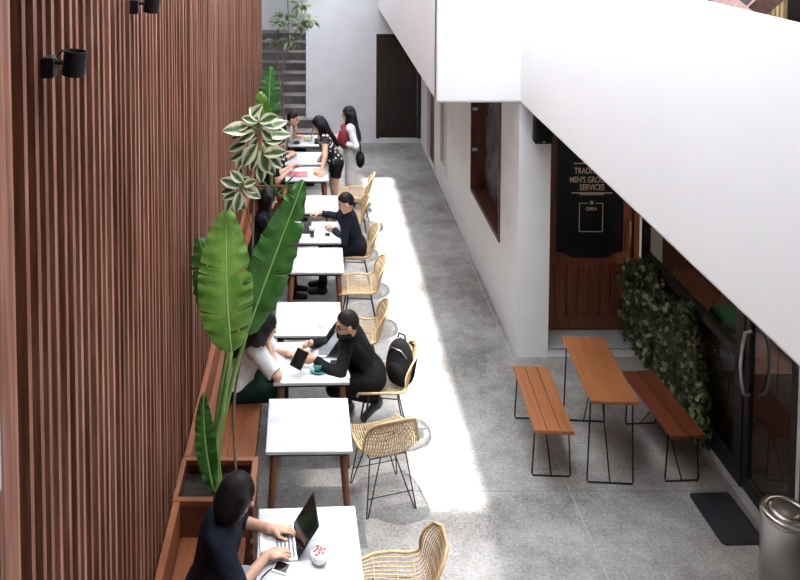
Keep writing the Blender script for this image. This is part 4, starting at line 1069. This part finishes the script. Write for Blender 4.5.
# ================================================================ PLANTS
def bez(p0, p1, p2, t): return p0*(1-t)**2+p1*2*t*(1-t)+p2*t*t
def banana_leaf(parent, base, ctrl, tip, width, normal, mat, fold=.25, tears=5, seed=1, asym=(1, 1), root=(0, 0, 0)):
    rd = random.Random(seed); base, ctrl, tip, nrm, rt = (Vector(p) for p in (base, ctrl, tip, normal, root))
    def frame(t):
        p = bez(base, ctrl, tip, t); d = (bez(base, ctrl, tip, min(t+.01, 1.01))-bez(base, ctrl, tip, t-.01)).normalized()
        sd = d.cross(nrm).normalized(); n = sd.cross(d).normalized(); return p, d, sd, n
    def hw(t): return width*(max(0, math.sin(PI*min(1, t*.97+.03)**.80)))**.62
    q = MB(); ph = rd.uniform(0, 6)
    for si, sg in enumerate((-1, 1)):
        cuts = [0]+sorted(rd.uniform(.12, .92) for _ in range(tears))+[1]
        for ta, tb in zip(cuts[:-1], cuts[1:]):
            if tb-ta < .015: continue
            n = max(3, int((tb-ta)*44)); rows, uvs = [], []; droop = rd.uniform(-.02, .05); ga = rd.uniform(.3, 1.2)
            for i in range(n+1):
                t = ta+(tb-ta)*i/n; row, ur = [], []
                for j in range(7):
                    a = j/6; gap = (.012*ga*a*a)*((-1)*(i/n)**4 + (1-i/n)**4); tt = min(max(t+gap, 0.0), 1.0)
                    p, d, sd, nn = frame(t); w = hw(tt)*asym[si]
                    ruf = .016*math.sin(23*t*PI+ph+si)*a*a + .012*math.sin(51*t+2*ph)*a**3
                    pos = p+sd*sg*w*a*math.cos(fold*(.6+a*.7))+nn*(w*a*math.sin(fold)*(1-.75*a)+ruf-droop*a*a)+d*(w*a*.22+gap*.6)
                    row.append(pos-rt); ur.append((.5+sg*a*.5, t))
                if sg > 0: pass
                rows.append(row); uvs.append(ur)
            q.grid(rows, 0, uvs)
    o = q.build('leaf', mat, parent, True)
    r = MB(); pts = [frame(i/16)[0]-frame(i/16)[3]*.0-rt for i in range(17)]
    r.tube(pts, [.0095*(1-.75*i/16)*(.6+width*2) for i in range(17)], 7); r.build('midrib', M['midrib'], o, True)
    return o
def stalk(parent, pts, r0, r1, root, name='stalk', mat=None):
    P = [Vector(p)-Vector(root) for p in pts]; out = []
    for i in range(len(P)-1):
        for k in range(6): out.append(P[i].lerp(P[i+1], k/6))
    out.append(P[-1])
    for _ in range(4): out = [out[0]]+[(out[i-1]+out[i]*2+out[i+1])/4 for i in range(1, len(out)-1)]+[out[-1]]
    n = len(out); q = MB(); q.tube(out, [r0+(r1-r0)*i/(n-1) for i in range(n)], 8); return q.build(name, mat or M['stem'], parent, True)
SOIL = .592
# banana plant in the near planter
rt = (-.71, 5.42, SOIL-.03)
bp_ = thing('banana_plant', 'tall banana plant with big green leaves in the near planter box', 'plant', rt)
toward = Vector((.05, -.80, .6))
b1 = atY(213, 488, 5.36); stalk(bp_, [(-.70, 5.40, SOIL-.03), b1], .016, .012, rt)
banana_leaf(bp_, b1, atY(202, 440, 5.36), atY(204, 393, 5.42), .082, toward, M['banana'], .35, 1, 3, (1.0, 1.0), rt)
a2 = atY(231, 352, 5.52); stalk(bp_, [(-.69, 5.43, SOIL-.03), atY(213, 455, 5.45), atY(224, 400, 5.48), a2], .030, .016, rt)
banana_leaf(bp_, a2, atY(224, 285, 5.52), atY(227, 208, 5.72), .205, toward, M['banana_light'], .22, 6, 11, (1.05, .95), rt)
a3 = atY(246, 335, 5.62); stalk(bp_, [(-.68, 5.46, SOIL-.03), atY(216, 450, 5.50), atY(229, 392, 5.55), a3], .026, .014, rt)
banana_leaf(bp_, a3, atY(272, 262, 5.60), atY(304, 180, 5.75), .185, Vector((.30, -.80, .5)), M['banana'], .42, 5, 23, (1.05, .95), rt)
a4 = atY(229, 338, 5.62); stalk(bp_, [(-.70, 5.45, SOIL-.03), atY(212, 445, 5.52), a4], .022, .012, rt)
banana_leaf(bp_, a4, atY(216, 295, 5.64), atY(199, 238, 5.80), .17, Vector((-.3, -.75, .55)), M['banana'], .2, 6, 5, (1, 1), rt)
# variegated rubber plant (same planter)
def oval_leaf(q, base, d, nrm, L, W, curl=.15, mi=0):
    d = Vector(d).normalized(); nrm = Vector(nrm); sd = d.cross(nrm).normalized(); n = sd.cross(d)
    rows, uvs = [], []
    for i in range(8):
        t = i/7; w = W*math.sin(PI*min(max(t, .02), .985)**.85)**.75; row, ur = [], []
        for j in range(7):
            a = -1+j/3
            row.append(Vector(base)+d*L*(t*(1-.1*curl*t))+sd*w*a+n*(abs(a)*w*.28-curl*L*t*t)); ur.append((.5+.5*a*(.35+.65*math.sin(PI*min(max(t, .02), .98))**.5) if 0 else .5+.5*a, t))
        rows.append(row); uvs.append(ur)
    q.grid(rows, mi, uvs)
def leaf_bunch(q, rd, c, rx, rz, n, L, W, view=Vector((0, -.7, .7))):
    for k in range(n):
        a = k*2.399+rd.uniform(-.3, .3); el = rd.uniform(-.55, .75)
        d = Vector((math.cos(a)*math.cos(el), math.sin(a)*math.cos(el)*.8-.1, math.sin(el)*.8-.12))
        base = Vector(c)+Vector((d.x*rx*.35, d.y*rx*.35, d.z*rz*.5+rd.uniform(-.5, .5)*rz))
        nrm = (Vector((0, 0, 1))*.7+view*rd.uniform(.2, .9)+Vector((rd.uniform(-.4, .4), rd.uniform(-.4, .4), 0)))
        s = rd.uniform(.75, 1.1); oval_leaf(q, base, d, nrm, L*s, W*s, rd.uniform(.05, .35))
rt = (-.56, 5.47, SOIL-.03); rp = thing('variegated_rubber_plant', 'tall rubber plant with cream edged leaves above the banana leaves', 'plant', rt)
u1 = atY(241, 190, 5.60); u2 = atY(257, 150, 5.66); j1 = atY(253, 232, 5.62)
stalk(rp, [rt, atY(232, 400, 5.60), atY(250, 320, 5.66), j1, atY(254, 195, 5.65), u2], .011, .006, rt, 'trunk', M['bark'])
stalk(rp, [j1, atY(247, 212, 5.62), u1], .006, .004, rt, 'branch', M['bark'])
rd = random.Random(5); q = MB()
specs = [ # pixel base, pixel tip, depth offset: the leaves seen one by one
 ((240, 187), (219, 177)), ((239, 186), (241, 166)), ((237, 190), (235, 180)), ((243, 188), (262, 198)), ((244, 185), (256, 180)), ((236, 192), (222, 200)), ((234, 193), (224, 213)), ((240, 192), (236, 214)), ((243, 178), (254, 186)),
 ((258, 121), (250, 105)), ((257, 122), (241, 117)), ((260, 122), (278, 115)), ((262, 124), (276, 127)), ((255, 124), (246, 122)), ((252, 128), (221, 131)), ((250, 131), (228, 138)), ((255, 132), (238, 142)), ((262, 130), (274, 141)), ((248, 138), (232, 152)), ((258, 138), (248, 158)),
 ((262, 140), (276, 152)), ((256, 145), (240, 168)), ((262, 150), (268, 176)), ((258, 150), (250, 172)), ((266, 142), (284, 140)), ((264, 160), (276, 176)), ((250, 150), (228, 160)), ((268, 128), (288, 120)), ((260, 165), (262, 184)), ((246, 143), (226, 150)), ((262, 126), (284, 130)), ((266, 134), (292, 134)), ((270, 146), (284, 160)), ((264, 154), (286, 150)), ((244, 132), (228, 126)), ((252, 116), (262, 104)), ((248, 126), (234, 128)), ((254, 152), (260, 170)), ((244, 156), (236, 170)), ((270, 158), (284, 168)), ((242, 182), (230, 170)), ((238, 195), (246, 212)), ((246, 190), (260, 190)), ((233, 190), (219, 192))]
for (bx, by), (tx, ty) in specs:
    Yb = 5.62+rd.uniform(-.05, .05); B_ = atY(bx, by, Yb); T_ = atY(tx, ty, Yb+rd.uniform(-.07, .05)); d = T_-B_
    oval_leaf(q, B_-Vector(rt), d, Vector((rd.uniform(-.35, .35), -.75, .65)), d.length*.95, .012+d.length*.20, rd.uniform(.0, .2))
q.build('foliage', M['variegated'], rp, True)
q = MB()
for (bx, by), (tx, ty) in specs:
    c = (257, 122) if by < 140 else ((241, 190) if by > 177 and bx < 246 else (257, 150))
    q.tube([atY(c[0], c[1]+6, 5.64)-Vector(rt), atY(bx, by, 5.62)-Vector(rt)], .0028, 5)
q.build('leaf_stalks', M['stem'], rp, True)['kind'] = 'stuff'
# plants in the middle planter
rt = (-.56, 11.17, SOIL-.03); p2_ = thing('banana_plant', 'smaller banana plant in the middle planter, leaf standing before the stone stairs', 'plant', (-.62, 11.17, SOIL-.03)); r2 = (-.62, 11.17, SOIL-.03)
a5 = atY(270, 126, 11.1); stalk(p2_, [r2, a5], .022, .014, r2)
banana_leaf(p2_, a5, atY(268, 98, 11.1), atY(271, 66, 11.25), .175, Vector((.2, -.8, .5)), M['banana'], .3, 4, 8, (1, 1), r2)
a6 = atY(266, 124, 11.05); stalk(p2_, [r2, a6], .018, .010, r2)
banana_leaf(p2_, a6, atY(264, 112, 11.0), atY(259, 92, 11.0), .135, Vector((-.2, -.8, .5)), M['banana_light'], .2, 3, 9, (1, 1), r2)
p3_ = thing('strap_leaf_plant', 'low plant with narrow dark green leaves in the middle planter box', 'plant', rt)
rd = random.Random(9); q = MB()
for k in range(26):
    a = rd.uniform(0, 2*PI); el = rd.uniform(.5, 1.3); d = Vector((math.cos(a)*math.cos(el), math.sin(a)*math.cos(el), math.sin(el)))
    oval_leaf(q, Vector((d.x*.06, d.y*.04, .02)), d, Vector((-d.x, -d.y, 1)), rd.uniform(.3, .5), .022, .35)
q.build('foliage', M['banana'], p3_, True)
# rubber tree at the stairs
rt = (-.55, 14.3, SOIL-.03); ft = thing('rubber_tree', 'slender rubber tree with small two-tone leaves before the stone stairs', 'tree', rt)
tops = [(285, 15), (300, 25), (279, 22), (292, 42), (310, 20), (288, -12), (276, 42), (300, 5)]
rd = random.Random(12); q = MB()
stalk(ft, [rt, atY(281, 75, 14.3), atY(290, 45, 14.3), atY(287, -10, 14.3)], .014, .006, rt, 'trunk', M['bark'])
stalk(ft, [rt, atY(279, 80, 14.25), atY(276, 45, 14.25), atY(280, 10, 14.2)], .012, .006, rt, 'trunk', M['bark'])
for k, (x, y) in enumerate(tops):
    c = atY(x, y, 14.3+rd.uniform(-.12, .12))-Vector(rt)
    s_ = atY(288 if x > 282 else 278, y+22, 14.28)-Vector(rt); b_ = MB(); b_.tube([s_, s_.lerp(c, .5)+Vector((0, 0, .05)), c], .005, 5); b_.build('branch', M['bark'], ft, True)
    leaf_bunch(q, rd, c, .10, .07, 11, .20, .055)
q.build('foliage', M['fig_leaf'], ft, True)
# ivy hedge along the shop front
iv = thing('ivy_hedge', 'dark green leafy ivy climbing low along the shop front glass', 'ivy', (3.34, 7.4, .07))
rd = random.Random(21); q = MB(); st = MB()
for k in range(3000):
    y = rd.uniform(6.62, 8.42); top = (1.02 if y > 6.95 else .30+(y-6.62)*2.1)-.08*math.sin(y*7)
    if y > 8.1: top *= .92
    z = rd.uniform(.0, 1)**.8*top; x = .01+rd.gauss(0, .035)
    if y > 8.15: x += .0
    p = Vector((min(x, .06), y-7.4, z)); a = rd.uniform(0, 2*PI)
    d = Vector((rd.uniform(-.8, .1), math.cos(a), math.sin(a)*.7-.3)); s = rd.uniform(.03, .062)
    oval_leaf(q, p, d, Vector((-.8, -.3, .6))+Vector((rd.uniform(-.5, .5), rd.uniform(-.5, .5), rd.uniform(-.4, .4))), s*1.2, s*.45, .15, 1 if rd.random() < .24 else 0)
q.build('foliage', [M['ivy'], M['ivy_highlight']], iv, True)
for k in range(40):
    y = rd.uniform(6.75, 8.35)-7.4; st.tube([(.0, y, 0), (-.02+rd.uniform(-.03, .03), y+rd.uniform(-.1, .1), .5), (-.01, y+rd.uniform(-.2, .2), .95)], .004, 5)
st.build('stems', M['bark'], iv, True)

# ================================================================ LIGHT: overcast-bright sky plus a near-overhead sun through the roof slot
w = bpy.data.worlds.new('sky'); scene.world = w; w.use_nodes = True
bg = w.node_tree.nodes['Background']; bg.inputs[0].default_value = (.93, .96, 1.0, 1); bg.inputs[1].default_value = 2.35
s = bpy.data.lights.new('sun', 'SUN'); s.energy = 5.6; s.angle = math.radians(1.4); s.color = (1, .97, .92)
so = bpy.data.objects.new('sun', s); COL.objects.link(so); so.location = (0, 6, 12)
so.rotation_euler = Vector((.15, .02, -1)).to_track_quat('-Z', 'Y').to_euler()
vs_ = scene.view_settings
scene.display_settings.display_device = 'sRGB'; vs_.view_transform = 'Standard'; vs_.look = 'None'; vs_.exposure = 1.58; vs_.gamma = 1; vs_.use_curve_mapping = False
